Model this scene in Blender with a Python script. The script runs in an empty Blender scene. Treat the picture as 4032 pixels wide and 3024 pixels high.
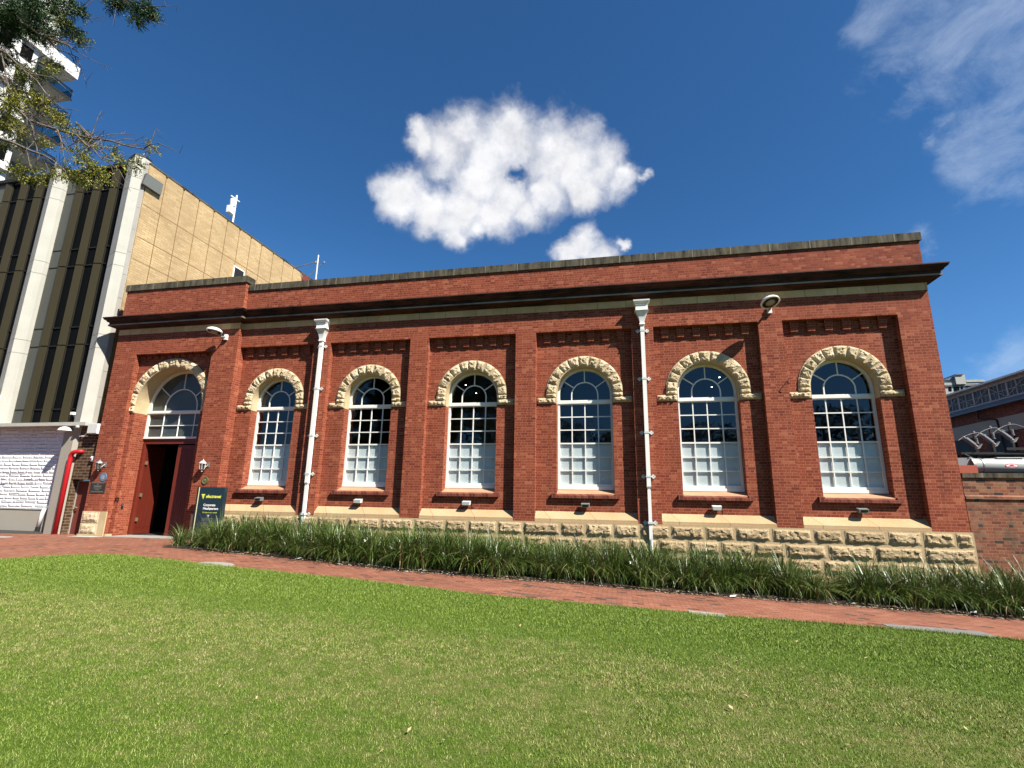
import bpy, math, random
from mathutils import Vector, Matrix, noise
R = math.radians
scene = bpy.context.scene
col = scene.collection
random.seed(7)

# ------------------------------------------------------------------ camera
cam_d = bpy.data.cameras.new('camera')
cam_d.sensor_fit = 'HORIZONTAL'; cam_d.sensor_width = 36.0; cam_d.lens = 17.793
cam_d.clip_start = 0.05; cam_d.clip_end = 5000
cam = bpy.data.objects.new('camera', cam_d); col.objects.link(cam)
_r = Vector((0.97881638, 0.20402627, 0.01708133)); _u = Vector((0.02919101, -0.22164617, 0.97469013))
_f = Vector((-0.2026484, 0.95354405, 0.22290664))
M = Matrix((_r, _u, -_f)).transposed().to_4x4(); M.translation = Vector((14.7464, -16.8307, 1.1200))
cam.matrix_world = M
scene.camera = cam

# ------------------------------------------------------------------ light
SUN = Vector((1.74, -1.0, 2.08)).normalized()
sd = bpy.data.lights.new('sun', 'SUN'); sd.energy = 5.0; sd.angle = R(0.53); sd.color = (1.0, 0.94, 0.85)
so = bpy.data.objects.new('sun', sd); col.objects.link(so)
so.rotation_euler = (-SUN).to_track_quat('-Z', 'Y').to_euler()
scene.view_settings.view_transform = 'Standard'; scene.view_settings.look = 'None'
scene.view_settings.gamma = 1.0; scene.view_settings.exposure = 1.2
scene.view_settings.use_curve_mapping = False

# ------------------------------------------------------------------ node helper
class NT:
    def __init__(self, tree): self.t = tree; self.n = tree.nodes; self.l = tree.links
    def new(self, typ, **kw):
        nd = self.n.new(typ)
        for k, v in kw.items(): setattr(nd, k, v)
        return nd
    def put(self, sock, v):
        if isinstance(v, bpy.types.NodeSocket): self.l.new(v, sock)
        elif v is not None:
            if hasattr(sock.default_value, '__len__') and not hasattr(v, '__len__'): v = [v] * len(sock.default_value)
            if hasattr(v, '__len__') and len(sock.default_value) == 4 and len(v) == 3: v = (*v, 1)
            sock.default_value = v
    def m(self, op, a, b=None, c=None, clamp=False):
        nd = self.new('ShaderNodeMath', operation=op); nd.use_clamp = clamp
        for i, v in enumerate((a, b, c)):
            if v is not None: self.put(nd.inputs[i], v)
        return nd.outputs[0]
    def vm(self, op, a, b=None, out=0, scale=None):
        nd = self.new('ShaderNodeVectorMath', operation=op); self.put(nd.inputs[0], a)
        if b is not None: self.put(nd.inputs[1], b)
        if scale is not None: self.put(nd.inputs['Scale'], scale)
        return nd.outputs[out]
    def mr(self, v, a, b, c=0.0, d=1.0, smooth=False):
        nd = self.new('ShaderNodeMapRange'); nd.clamp = True
        if smooth: nd.interpolation_type = 'SMOOTHSTEP'
        for i, x in enumerate((v, a, b, c, d)): self.put(nd.inputs[i], x)
        return nd.outputs[0]
    def mix(self, f, a, b, blend='MIX'):
        nd = self.new('ShaderNodeMix', data_type='RGBA', blend_type=blend)
        self.put(nd.inputs[0], f); self.put(nd.inputs[6], a); self.put(nd.inputs[7], b)
        return nd.outputs[2]
    def noise(self, vec, scale, detail=3, rough=0.55, dist=0.0, out=0, dim='3D'):
        nd = self.new('ShaderNodeTexNoise', noise_dimensions=dim)
        if vec is not None: self.put(nd.inputs['Vector'], vec)
        for k, v in (('Scale', scale), ('Detail', detail), ('Roughness', rough), ('Distortion', dist)): self.put(nd.inputs[k], v)
        return nd.outputs[out]
    def voro(self, vec, scale, feature='F1', out=0, rand=1.0):
        nd = self.new('ShaderNodeTexVoronoi', feature=feature); self.put(nd.inputs['Vector'], vec)
        self.put(nd.inputs['Scale'], scale); self.put(nd.inputs['Randomness'], rand)
        return nd.outputs[out]
    def white(self, vec, out=0):
        nd = self.new('ShaderNodeTexWhiteNoise', noise_dimensions='3D'); self.put(nd.inputs['Vector'], vec)
        return nd.outputs[out]
    def xyz(self, x, y, z):
        nd = self.new('ShaderNodeCombineXYZ')
        for i, v in enumerate((x, y, z)): self.put(nd.inputs[i], v)
        return nd.outputs[0]
    def sep(self, v):
        nd = self.new('ShaderNodeSeparateXYZ'); self.put(nd.inputs[0], v); return nd.outputs
    def ramp(self, f, stops, interp='LINEAR'):
        nd = self.new('ShaderNodeValToRGB'); nd.color_ramp.interpolation = interp
        el = nd.color_ramp.elements
        while len(el) < len(stops): el.new(0.5)
        for e, (p, c) in zip(el, stops): e.position = p; e.color = (*c, 1) if len(c) == 3 else c
        self.put(nd.inputs[0], f); return nd.outputs[0]
    def obj(self): return self.new('ShaderNodeTexCoord').outputs['Object']
    def bump(self, h, strength=0.3, dist=0.02):
        nd = self.new('ShaderNodeBump'); self.put(nd.inputs['Height'], h)
        nd.inputs['Strength'].default_value = strength; nd.inputs['Distance'].default_value = dist
        return nd.outputs[0]

ALB = .73        # overall reflectance calibration of the painted-in-nature surfaces
def material(name, build=None, color=(.5, .5, .5), rough=.7, spec=.3, metal=0.0, alb=None):
    alb = ALB if alb is None else alb
    m = bpy.data.materials.new(name); m.use_nodes = True
    nt = NT(m.node_tree); p = m.node_tree.nodes['Principled BSDF']
    p.inputs['Roughness'].default_value = rough; p.inputs['Specular IOR Level'].default_value = spec
    p.inputs['Metallic'].default_value = metal; p.inputs['Base Color'].default_value = (*color, 1)
    if build:
        r = build(nt)
        if not isinstance(r, dict): r = {'Base Color': r}
        for k, v in r.items():
            if k == 'Base Color' and alb != 1: v = nt.mix(1.0, v, (alb, alb, alb, 1), 'MULTIPLY')
            nt.put(p.inputs[k], v)
    return m

# ------------------------------------------------------------------ world: Nishita sky plus clouds at infinity
CL = [(-0.3234, 0.7194, 0.6148, 0.0431), (-0.3274, 0.706, 0.628, 0.031), (-0.3623, 0.7616, 0.5373, 0.0656), (-0.289, 0.7449, 0.6013, 0.0721), (-0.253, 0.7365, 0.6274, 0.0553), (-0.2306, 0.785, 0.5749, 0.1072), (-0.1754, 0.7651, 0.6196, 0.0881), (-0.171, 0.7423, 0.6479, 0.0469), (-0.1117, 0.7863, 0.6077, 0.0887), (-0.0554, 0.803, 0.5934, 0.0808), (-0.0149, 0.8113, 0.5845, 0.0604), (0.0169, 0.8264, 0.5628, 0.0405), (-0.0413, 0.8313, 0.5543, 0.0496), (-0.2714, 0.8102, 0.5195, 0.0763), (-0.327, 0.788, 0.5216, 0.0586), (-0.2223, 0.8278, 0.5151, 0.0598), (-0.1173, 0.8265, 0.5506, 0.0586), (-0.2502, 0.8336, 0.4925, 0.0345), (0.0572, 0.8254, 0.5617, 0.0176), (-0.05, 0.8811, 0.4703, 0.0431), (-0.0811, 0.886, 0.4565, 0.0392), (-0.0208, 0.8948, 0.4461, 0.0432), (0.0183, 0.8827, 0.4695, 0.0169), (-0.3788, 0.7597, 0.5286, 0.0369)]
WI = [(0.4192, 0.6522, 0.6315, 0.0938), (0.4689, 0.6576, 0.5897, 0.118), (0.5196, 0.6744, 0.5246, 0.1055), (0.4589, 0.6845, 0.5664, 0.0672), (0.4167, 0.7121, 0.565, 0.0358), (0.4979, 0.7183, 0.486, 0.0624), (0.5315, 0.7106, 0.461, 0.0765), (0.5277, 0.7276, 0.4384, 0.0447), (0.3698, 0.6579, 0.6561, 0.0516), (0.3962, 0.6953, 0.5997, 0.0296), (0.447, 0.728, 0.5198, 0.0238), (0.5496, 0.814, 0.1882, 0.0699), (0.5166, 0.8408, 0.1616, 0.0367), (0.463, 0.7978, 0.3862, 0.0253)]
world = bpy.data.worlds.new('World'); scene.world = world; world.use_nodes = True
w = NT(world.node_tree)
sky = w.new('ShaderNodeTexSky', sky_type='NISHITA'); sky.sun_disc = False
sky.sun_elevation = math.asin(SUN.z); sky.sun_rotation = math.atan2(SUN.x, SUN.y)
sky.altitude = 0; sky.air_density = 1.0; sky.dust_density = 0.15; sky.ozone_density = 3.0
SKY_S = 0.050
wd = w.new('ShaderNodeTexCoord').outputs['Generated']
wd = w.vm('NORMALIZE', wd)
def blobs(vec, lst, size=1.0):
    acc = None
    for x, y, z, r in lst:
        d = w.vm('DISTANCE', vec, (x, y, z), out=1)
        v = w.m('SUBTRACT', 1.0, w.m('DIVIDE', d, r * size))
        acc = v if acc is None else w.m('SMOOTH_MAX', acc, v, 0.25)
    return acc
nd1 = w.noise(wd, 9.0, 5, .6, out=1)
wdd = w.vm('ADD', wd, w.vm('SCALE', w.vm('SUBTRACT', nd1, (.5, .5, .5)), scale=0.055))
nd3 = w.noise(wd, 34.0, 4, .6, out=1)
wdd = w.vm('ADD', wdd, w.vm('SCALE', w.vm('SUBTRACT', nd3, (.5, .5, .5)), scale=0.030))
b1 = blobs(wdd, CL + [(-.1854, .8185, .5438, .0632), (-.1576, .8351, .527, .0468), (-.2054, .8318, .5157, .0513), (-.2855, .832, .4758, .0346)], .90)
hole = w.m('SUBTRACT', 1.0, w.m('DIVIDE', w.vm('DISTANCE', wdd, (-.1726, .7961, .5800), out=1), .021))
b1 = w.m('SUBTRACT', b1, w.m('MULTIPLY', w.m('MAXIMUM', hole, 0.0), 0.55))
fb = w.noise(wdd, 9.0, 9, .56)
c1 = w.m('ADD', b1, w.m('MULTIPLY', w.m('SUBTRACT', fb, .5), 1.6))
op1 = w.m('MULTIPLY', w.mr(c1, -0.12, 0.74, 0.0, 1.0, smooth=True), w.mr(w.noise(wd, 20.0, 6, .6), .25, .55, .62, .98))
stretch = w.xyz(*[w.m('MULTIPLY', o, k) for o, k in zip(w.sep(wd), (1.0, 1.0, 1.5))])
fb2 = w.noise(stretch, 9.0, 8, .66, dist=.4)
b2 = blobs(w.vm('ADD', wd, w.vm('SCALE', w.vm('SUBTRACT', nd1, (.5, .5, .5)), scale=0.12)), WI + [(.45, -.80, .42, .25)])
c2 = w.m('ADD', w.m('MULTIPLY', w.m('MINIMUM', b2, .6), .8), w.m('MULTIPLY', w.m('SUBTRACT', fb2, .5), 1.9))
op2 = w.mr(c2, 0.02, 1.0, 0.0, 0.36, smooth=True)
haze_lo = w.mr(w.sep(wd)[2], 0.0, 0.5, 0.42, 0.0, smooth=True)
skyc = w.vm('SCALE', sky.outputs[0], scale=SKY_S)
skyc = w.mix(1.0, skyc, (0.38, 0.78, 1.10, 1), 'MULTIPLY')
skyc = w.mix(haze_lo, skyc, (0.085, 0.19, 0.40, 1))
shade = w.mr(w.noise(wdd, 16.0, 5, .6), .3, .7, .37, .455)
cc = w.mix(1.0, (1.0, 1.0, 1.0, 1), w.xyz(shade, shade, w.m('MULTIPLY', shade, 1.02)), 'MULTIPLY')
skyc = w.mix(op2, skyc, (.335, .385, .45, 1))
skyc = w.mix(op1, skyc, cc)
bg = world.node_tree.nodes['Background']; w.put(bg.inputs[0], skyc); bg.inputs[1].default_value = 1.0
world.cycles.sampling_method = 'MANUAL'; world.cycles.sample_map_resolution = 512

# ------------------------------------------------------------------ mesh helper
class MB:
    def __init__(self): self.v = []; self.f = []; self.mi = []; self.cur = 0; self.sm = []; self.smooth = False
    def vert(self, *p): self.v.append(tuple(p)); return len(self.v) - 1
    def face(self, ids): self.f.append(tuple(ids)); self.mi.append(self.cur); self.sm.append(self.smooth)
    def poly(self, pts): self.face([self.vert(*p) for p in pts])
    def box(self, x0, x1, y0, y1, z0, z1):
        a = [self.vert(x, y, z) for z in (z0, z1) for y in (y0, y1) for x in (x0, x1)]
        for q in ((0, 2, 3, 1), (4, 5, 7, 6), (0, 1, 5, 4), (2, 6, 7, 3), (0, 4, 6, 2), (1, 3, 7, 5)): self.face([a[i] for i in q])
    def hexa(self, bot, top):
        a = [self.vert(*p) for p in list(bot) + list(top)]
        n = len(bot)
        self.face(a[:n][::-1]); self.face(a[n:])
        for i in range(n): self.face((a[i], a[(i + 1) % n], a[n + (i + 1) % n], a[n + i]))
    def prism_y(self, prof, y0, y1):      # prof: list of (x, z)
        self.hexa([(x, y0, z) for x, z in prof], [(x, y1, z) for x, z in prof])
    def loft(self, rings, closed=True, caps=False):
        ids = [[self.vert(*p) for p in r] for r in rings]
        n = len(ids[0])
        for a, b in zip(ids, ids[1:]):
            for i in range(n if closed else n - 1):
                j = (i + 1) % n; self.face((a[i], a[j], b[j], b[i]))
        if caps: self.face(ids[0][::-1]); self.face(ids[-1])
    def tube(self, pts, rad, n=8, caps=True):
        pts = [Vector(p) for p in pts]; rings = []
        rad = rad if hasattr(rad, '__len__') else [rad] * len(pts)
        t = None
        for i, p in enumerate(pts):
            d = (pts[min(i + 1, len(pts) - 1)] - pts[max(i - 1, 0)]).normalized()
            if t is None:
                t = d.orthogonal().normalized()
            else:
                t = (t - d * t.dot(d)).normalized()
            b = d.cross(t)
            rings.append([tuple(p + (t * math.cos(2 * math.pi * k / n) + b * math.sin(2 * math.pi * k / n)) * rad[i]) for k in range(n)])
        self.loft(rings, True, caps)
    def lathe(self, prof, c, n=24, M=None):   # prof: (r, h) along local z
        rings = []
        for r, h in prof:
            ring = []
            for k in range(n):
                q = Vector((r * math.cos(2 * math.pi * k / n), r * math.sin(2 * math.pi * k / n), h))
                if M: q = M @ q
                ring.append((q.x + c[0], q.y + c[1], q.z + c[2]))
            rings.append(ring)
        self.loft(rings, True, True)
    def arc(self, cx, cz, r0, r1, y0, y1, a0, a1, n=24):
        rings = []
        for i in range(n + 1):
            a = a0 + (a1 - a0) * i / n; c, s = math.cos(a), math.sin(a)
            rings.append([(cx + r * c, y, cz + r * s) for r, y in ((r0, y0), (r1, y0), (r1, y1), (r0, y1))])
        self.loft(rings, True, True)
    def build(self, name, mats, parent=None):
        me = bpy.data.meshes.new(name); me.from_pydata(self.v, [], self.f)
        mats = mats if isinstance(mats, (list, tuple)) else [mats]
        for m in mats: me.materials.append(m)
        me.polygons.foreach_set('material_index', self.mi); me.polygons.foreach_set('use_smooth', self.sm)
        me.update()
        return link(name, me, parent)
def link(name, me, parent=None):
    o = bpy.data.objects.new(name, me); col.objects.link(o)
    if parent is not None:
        o.parent = parent
        if parent.type == 'EMPTY': o.location = -Vector(parent.location)
    return o
def tag(o, label=None, cat=None, group=None, kind=None):
    for k, v in (('label', label), ('category', cat), ('group', group), ('kind', kind)):
        if v: o[k] = v
    return o
def thing(name, label, cat, loc, group=None):
    o = bpy.data.objects.new(name, None); o.empty_display_size = .3; col.objects.link(o); o.location = loc
    return tag(o, label, cat, group)
def shift_copy(o, parent, dx=0, dy=0, dz=0):
    c = o.copy(); col.objects.link(c); c.parent = parent; c.location = Vector(o.location) + Vector((dx, dy, dz))
    for ch in o.children:
        k = ch.copy(); col.objects.link(k); k.parent = c
        for g in ch.children:
            h = g.copy(); col.objects.link(h); h.parent = k
    return c
def interp(x, xs, ys):
    if x <= xs[0]: return ys[0]
    for i in range(len(xs) - 1):
        if x <= xs[i + 1]: return ys[i] + (ys[i + 1] - ys[i]) * (x - xs[i]) / (xs[i + 1] - xs[i])
    return ys[-1]

# ------------------------------------------------------------------ materials
def brick_mat(name, cols, mortar, mortar2=None, course=.086, length=.24, header=.12, joint=.009, zone=None, stain=None, mortar_amt=1.0, bump=.35, rough=.85, axes='wall'):
    def b(n):
        P = n.obj(); x, y, z = n.sep(P)
        u = n.m('ADD', x, y) if axes == 'wall' else x
        v = z if axes == 'wall' else y
        wob = n.noise(P, 9.0, 2)
        v = n.m('ADD', v, n.m('MULTIPLY', n.m('SUBTRACT', wob, .5), .012))
        period = length + header
        rv = n.m('DIVIDE', v, course); row = n.m('FLOOR', rv); fv = n.m('FRACT', rv)
        jit = n.white(n.xyz(row, 3.3, 1.7))
        off = n.m('ADD', n.m('MULTIPLY', n.m('MODULO', n.m('ADD', row, 1000), 2.0), period / 2), n.m('MULTIPLY', jit, .05))
        ru = n.m('DIVIDE', n.m('ADD', u, off), period); cell = n.m('FLOOR', ru)
        fu = n.m('MULTIPLY', n.m('FRACT', ru), period)
        if header > 0:
            ish = n.m('GREATER_THAN', fu, length)
            du = n.m('MINIMUM', n.m('MINIMUM', fu, n.m('ABSOLUTE', n.m('SUBTRACT', fu, length))), n.m('SUBTRACT', period, fu))
        else:
            ish = 0.0; du = n.m('MINIMUM', fu, n.m('SUBTRACT', period, fu))
        dv = n.m('MULTIPLY', n.m('MINIMUM', fv, n.m('SUBTRACT', 1.0, fv)), course)
        dist = n.m('ADD', n.m('MINIMUM', du, dv), n.m('MULTIPLY', n.m('SUBTRACT', n.noise(P, 60.0, 2), .5), .006))
        mort = n.mr(dist, joint * .45, joint * .8, 1.0, 0.0)
        if mortar_amt < 1: mort = n.m('MULTIPLY', mort, mortar_amt)
        rid = n.white(n.xyz(n.m('ADD', n.m('MULTIPLY', cell, 2.0), ish), row, .5))
        c = n.ramp(rid, cols)
        fine = n.noise(P, 45.0, 4, .7)
        c = n.mix(1.0, c, n.ramp(fine, [(.25, (.72, .72, .72)), (.75, (1.22, 1.22, 1.22))]), 'MULTIPLY')
        big = n.noise(P, .55, 4, .6)
        c = n.mix(1.0, c, n.ramp(big, [(.3, (.82, .80, .80)), (.7, (1.13, 1.13, 1.13))]), 'MULTIPLY')
        mc = mortar
        if mortar2:
            zz = n.noise(P, .8, 3)
            f = n.mr(n.m('ADD', n.m('MULTIPLY', zz, 4.0), zone(n, x, y, z)), 0.0, 1.6)
            mc = n.mix(f, mortar, mortar2)
        c = n.mix(mort, c, mc)
        if stain: c = stain(n, P, x, y, z, c)
        h = n.m('ADD', n.m('MULTIPLY', mort, -1.0), n.m('MULTIPLY', fine, .5))
        return {'Base Color': c, 'Normal': n.bump(h, bump, .006)}
    return material(name, b, rough=rough, spec=.2)
def red_stain(n, P, x, y, z, c):
    # pale efflorescence smears
    e = n.noise(n.xyz(x, y, n.m('MULTIPLY', z, .35)), 1.3, 5, .65)
    c = n.mix(n.mr(e, .60, .82, 0, .34), c, (.42, .22, .17, 1))
    k = n.noise(n.xyz(n.m('MULTIPLY', n.m('ADD', x, y), 3.5), 2.0, n.m('MULTIPLY', z, .22)), 1.0, 5, .7)
    s = n.m('MULTIPLY', n.mr(k, .52, .74), n.mr(n.noise(n.xyz(x, y, n.m('MULTIPLY', z, .6)), .35, 3), .42, .66))
    return n.mix(n.m('MULTIPLY', s, .58), c, (.085, .028, .02, 1))
M_BRICK = brick_mat('red_brick', [(0, (.19, .038, .021)), (.12, (.24, .053, .026)), (.5, (.28, .064, .031)), (.85, (.315, .080, .039)), (1.0, (.42, .135, .07))], (.46, .175, .10, 1), (.13, .036, .025, 1),
                    zone=lambda n, x, y, z: n.m('ADD', n.m('MULTIPLY', n.m('SUBTRACT', z, 7.6), .45), n.m('SUBTRACT', n.m('MULTIPLY', n.m('SUBTRACT', x, 19.0), .14), 2.0)), stain=red_stain)
M_BRICK_OLD = brick_mat('old_orange_brick', [(0, (.05, .04, .035)), (.12, (.20, .065, .04)), (.5, (.33, .11, .06)), (.8, (.38, .16, .09)), (1, (.28, .15, .085))], (.33, .215, .13, 1), course=.086, header=0.12, stain=lambda n, P, x, y, z, c: n.mix(n.mr(n.noise(P, 2.2, 5, .7), .48, .70, 0, .75), c, (.075, .055, .04, 1)))
M_YBRICK = brick_mat('yellow_brick', [(0, (.46, .33, .17)), (.5, (.52, .385, .205)), (1, (.57, .43, .24))], (.38, .265, .13, 1), course=.115, length=.35, header=0.0, joint=.016, bump=.2)
M_BRBRICK = brick_mat('brown_brick', [(0, (.055, .03, .018)), (.5, (.085, .047, .027)), (1, (.12, .07, .04))], (.24, .17, .10, 1), course=.12, length=.34, header=0.0, joint=.02)
def paver(n):
    P = n.obj(); x, y, z = n.sep(P)
    rv = n.m('DIVIDE', n.m('ADD', y, 50.0), .115); row = n.m('FLOOR', rv); fv = n.m('FRACT', rv)
    ru = n.m('ADD', n.m('DIVIDE', x, .23), n.m('MULTIPLY', n.m('MODULO', row, 2.0), .5)); cell = n.m('FLOOR', ru); fu = n.m('FRACT', ru)
    d = n.m('MINIMUM', n.m('MULTIPLY', n.m('MINIMUM', fu, n.m('SUBTRACT', 1.0, fu)), .23), n.m('MULTIPLY', n.m('MINIMUM', fv, n.m('SUBTRACT', 1.0, fv)), .115))
    j = n.mr(d, .003, .0085, 1, 0)
    rid = n.white(n.xyz(cell, row, 2.5))
    c = n.ramp(rid, [(0, (.10, .075, .06)), (.03, (.13, .085, .06)), (.05, (.31, .13, .08)), (.5, (.37, .155, .095)), (1, (.43, .20, .13))])
    big = n.noise(P, .6, 4, .6); c = n.mix(1.0, c, n.ramp(big, [(.3, (.82, .8, .8)), (.7, (1.12, 1.1, 1.08))]), 'MULTIPLY')
    # grey pavers cluster in patches along the middle of the path
    g = n.m('MULTIPLY', n.m('GREATER_THAN', n.white(n.xyz(cell, row, 9.1)), .55), n.mr(n.noise(n.xyz(n.m('MULTIPLY', x, .6), n.m('MULTIPLY', y, 1.6), 4.0), 1.4, 2), .60, .66))
    c = n.mix(n.m('MULTIPLY', g, .85), c, (.14, .11, .085, 1))
    # bird-lime spatter
    sp = n.m('MULTIPLY', n.mr(n.noise(P, 7.0, 3, .6), .70, .74), n.mr(n.noise(P, .7, 2), .58, .62))
    c = n.mix(n.m('MULTIPLY', sp, .8), c, (.6, .5, .45, 1))
    c = n.mix(1.0, c, (.84, .82, .82, 1), 'MULTIPLY'); c = n.mix(n.m('MULTIPLY', j, .9), c, (.09, .04, .028, 1))
    return {'Base Color': c, 'Normal': n.bump(n.m('MULTIPLY', j, -1.0), .4, .006)}
M_PAVER = material('brick_paver', paver, rough=.85, spec=.2)
def stone(base, alt, joints=False, sc=1.0):
    def b(n):
        P = n.obj(); x, y, z = n.sep(P)
        a = n.noise(P, 2.0 * sc, 5, .6); f = n.noise(P, 30 * sc, 4, .7)
        c = n.mix(n.mr(a, .35, .7), base, alt)
        c = n.mix(1.0, c, n.ramp(f, [(.25, (.78, .76, .72)), (.75, (1.15, 1.15, 1.15))]), 'MULTIPLY')
        if joints:
            L = joints; ru = n.m('DIVIDE', n.m('ADD', n.m('ADD', x, y), 50.13), L); fu = n.m('FRACT', ru); cell = n.m('FLOOR', ru)
            off = n.m('MULTIPLY', n.white(n.xyz(cell, 1.0, 2.0)), .3)
            d = n.m('MULTIPLY', n.m('ABSOLUTE', n.m('SUBTRACT', fu, n.m('ADD', off, .3))), L)
            c = n.mix(n.mr(d, .006, .012, .75, 0), c, (.16, .11, .06, 1))
            c = n.mix(1.0, c, n.ramp(n.white(n.xyz(cell, 5.0, 1.0)), [(0, (.86, .84, .8)), (1, (1.08, 1.08, 1.1))]), 'MULTIPLY')
        return {'Base Color': c, 'Normal': n.bump(f, .25, .01)}
    return b
M_SAND = material('dressed_sandstone', stone((.66, .545, .345), (.57, .43, .23)), rough=.9, spec=.15)
M_SANDJ = material('sandstone_course', stone((.62, .45, .25), (.54, .35, .16), joints=1.1), rough=.9, spec=.15, alb=1)
M_SILLJ = material('sandstone_weathering', stone((.64, .46, .27), (.58, .40, .22), joints=1.35), rough=.9, spec=.15)
def rock(n):
    P = n.obj(); a = n.noise(P, 3.0, 5, .65); f = n.noise(P, 22, 6, .75)
    c = n.mix(n.mr(a, .3, .7), (.78, .665, .47, 1), (.68, .55, .35, 1))
    c = n.mix(n.mr(n.noise(P, 7.0, 4, .7), .62, .75, 0, .45), c, (.25, .19, .11, 1))
    c = n.mix(1.0, c, n.ramp(f, [(.25, (.74, .70, .66)), (.75, (1.2, 1.2, 1.18))]), 'MULTIPLY')
    c = n.mix(1.0, c, n.ramp(n.new('ShaderNodeNewGeometry').outputs['Random Per Island'], [(0, (.80, .78, .76)), (.5, (1.0, .98, .95)), (1, (1.12, 1.12, 1.12))]), 'MULTIPLY')
    return {'Base Color': c, 'Normal': n.bump(n.m('ADD', f, n.m('MULTIPLY', a, .6)), .9, .03)}
M_ROCK = material('rock_faced_sandstone', rock, rough=.92, spec=.12)
def rock2(n):
    P = n.obj(); a = n.noise(P, 2.2, 5, .65); f = n.noise(P, 22, 6, .75)
    c = n.mix(n.mr(a, .3, .7), (.60, .47, .295, 1), (.50, .38, .225, 1))
    c = n.mix(1.0, c, n.ramp(f, [(.25, (.74, .70, .66)), (.75, (1.2, 1.2, 1.18))]), 'MULTIPLY')
    c = n.mix(1.0, c, n.ramp(n.new('ShaderNodeNewGeometry').outputs['Random Per Island'], [(0, (.80, .78, .76)), (.5, (1.0, .98, .95)), (1, (1.12, 1.12, 1.12))]), 'MULTIPLY')
    return {'Base Color': c, 'Normal': n.bump(n.m('ADD', f, n.m('MULTIPLY', a, .6)), .9, .03)}
M_ROCK2 = material('plinth_sandstone', rock2, rough=.92, spec=.12)
M_JOINT = material('plinth_mortar', stone((.56, .44, .27), (.48, .37, .21)), rough=.95, spec=.1)
def coping(n):
    P = n.obj(); x, y, z = n.sep(P)
    s = n.noise(n.xyz(n.m('MULTIPLY', x, 6.0), y, n.m('MULTIPLY', z, .8)), 1.0, 5, .7); a = n.noise(P, 2.5, 5, .7)
    c = n.mix(n.mr(s, .35, .65), (.035, .032, .026, 1), (.17, .15, .11, 1))
    c = n.mix(n.mr(a, .52, .72, 0, .8), c, (.16, .13, .055, 1))
    c = n.mix(n.mr(n.noise(P, 18, 3, .6), .66, .74, 0, .7), c, (.42, .38, .28, 1))
    fu = n.m('FRACT', n.m('DIVIDE', n.m('ADD', x, 50.3), 1.22))
    d = n.m('MULTIPLY', n.m('ABSOLUTE', n.m('SUBTRACT', fu, .5)), 1.22)
    c = n.mix(n.mr(d, .006, .02, .55, 0), c, (.4, .36, .28, 1))
    return {'Base Color': c, 'Normal': n.bump(a, .4, .02)}
M_COPING = material('lichen_stained_coping', coping, rough=.95, spec=.1)
def cornice(n):
    P = n.obj(); x, y, z = n.sep(P)
    a = n.noise(n.xyz(n.m('MULTIPLY', x, .7), n.m('MULTIPLY', y, 2.0), n.m('MULTIPLY', z, 2.0)), 1.6, 5, .65)
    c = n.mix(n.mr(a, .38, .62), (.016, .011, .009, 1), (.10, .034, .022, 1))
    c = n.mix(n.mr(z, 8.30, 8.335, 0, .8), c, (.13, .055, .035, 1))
    band = n.m('MULTIPLY', n.mr(z, 7.985, 7.99), n.mr(z, 8.035, 8.045, 1, 0))  # pale fillet line: its lit upper edge put into the colour
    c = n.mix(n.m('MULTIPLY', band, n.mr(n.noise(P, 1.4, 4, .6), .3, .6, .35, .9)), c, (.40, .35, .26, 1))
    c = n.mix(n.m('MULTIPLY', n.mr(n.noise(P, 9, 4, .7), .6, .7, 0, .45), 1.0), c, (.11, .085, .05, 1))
    return {'Base Color': c, 'Normal': n.bump(n.noise(P, 20, 4, .6), .2, .01)}
M_CORNICE = material('weathered_cornice', cornice, rough=.8, spec=.2)
def paint(base, dirt, amt=.35, rough=.45, sc=3.0):
    def b(n):
        P = n.obj(); x, y, z = n.sep(P)
        a = n.noise(n.xyz(x, y, n.m('MULTIPLY', z, .5)), sc, 5, .65)
        return {'Base Color': n.mix(n.mr(a, .5, .8, 0, amt), base, dirt), 'Roughness': n.mr(a, .3, .7, rough, min(1, rough + .2))}
    return b
M_WHITE = material('white_gloss_paint', paint((.80, .79, .74, 1), (.55, .52, .45, 1)), spec=.4, alb=.88)
M_WHITE2 = material('white_plastic', paint((.78, .78, .76, 1), (.6, .58, .52, 1), .3), spec=.4, alb=.88)
M_CLIP = material('pale_green_grey_paint', paint((.70, .72, .68, 1), (.5, .5, .45, 1), .4), spec=.4)
def glass_mat(name, tint, refl=1.0, rough=0.0, trans=.75):
    m = bpy.data.materials.new(name); m.use_nodes = True; n = NT(m.node_tree); m.node_tree.nodes.clear()
    out = n.new('ShaderNodeOutputMaterial'); tr = n.new('ShaderNodeBsdfTransparent'); gl = n.new('ShaderNodeBsdfGlossy')
    n.put(tr.inputs[0], (*[t * trans for t in tint], 1)); gl.inputs['Roughness'].default_value = rough
    wv = n.noise(n.obj(), 1.3, 1); bp = n.bump(wv, .06, .05); n.put(gl.inputs['Normal'], bp)
    ge = n.new('ShaderNodeNewGeometry')
    cs = n.m('ABSOLUTE', n.vm('DOT_PRODUCT', ge.outputs['Incoming'], ge.outputs['Normal'], out=1))
    f = n.m('MULTIPLY', n.m('ADD', .045, n.m('MULTIPLY', .955, n.m('POWER', n.m('SUBTRACT', 1.0, cs, clamp=True), 5.0))), refl * 1.6, clamp=True)
    mx = n.new('ShaderNodeMixShader'); n.put(mx.inputs[0], f); n.l.new(tr.outputs[0], mx.inputs[1]); n.l.new(gl.outputs[0], mx.inputs[2]); n.l.new(mx.outputs[0], out.inputs[0])
    return m
M_GLASS = glass_mat('window_glass', (.94, .98, .97), trans=.95)
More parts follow.
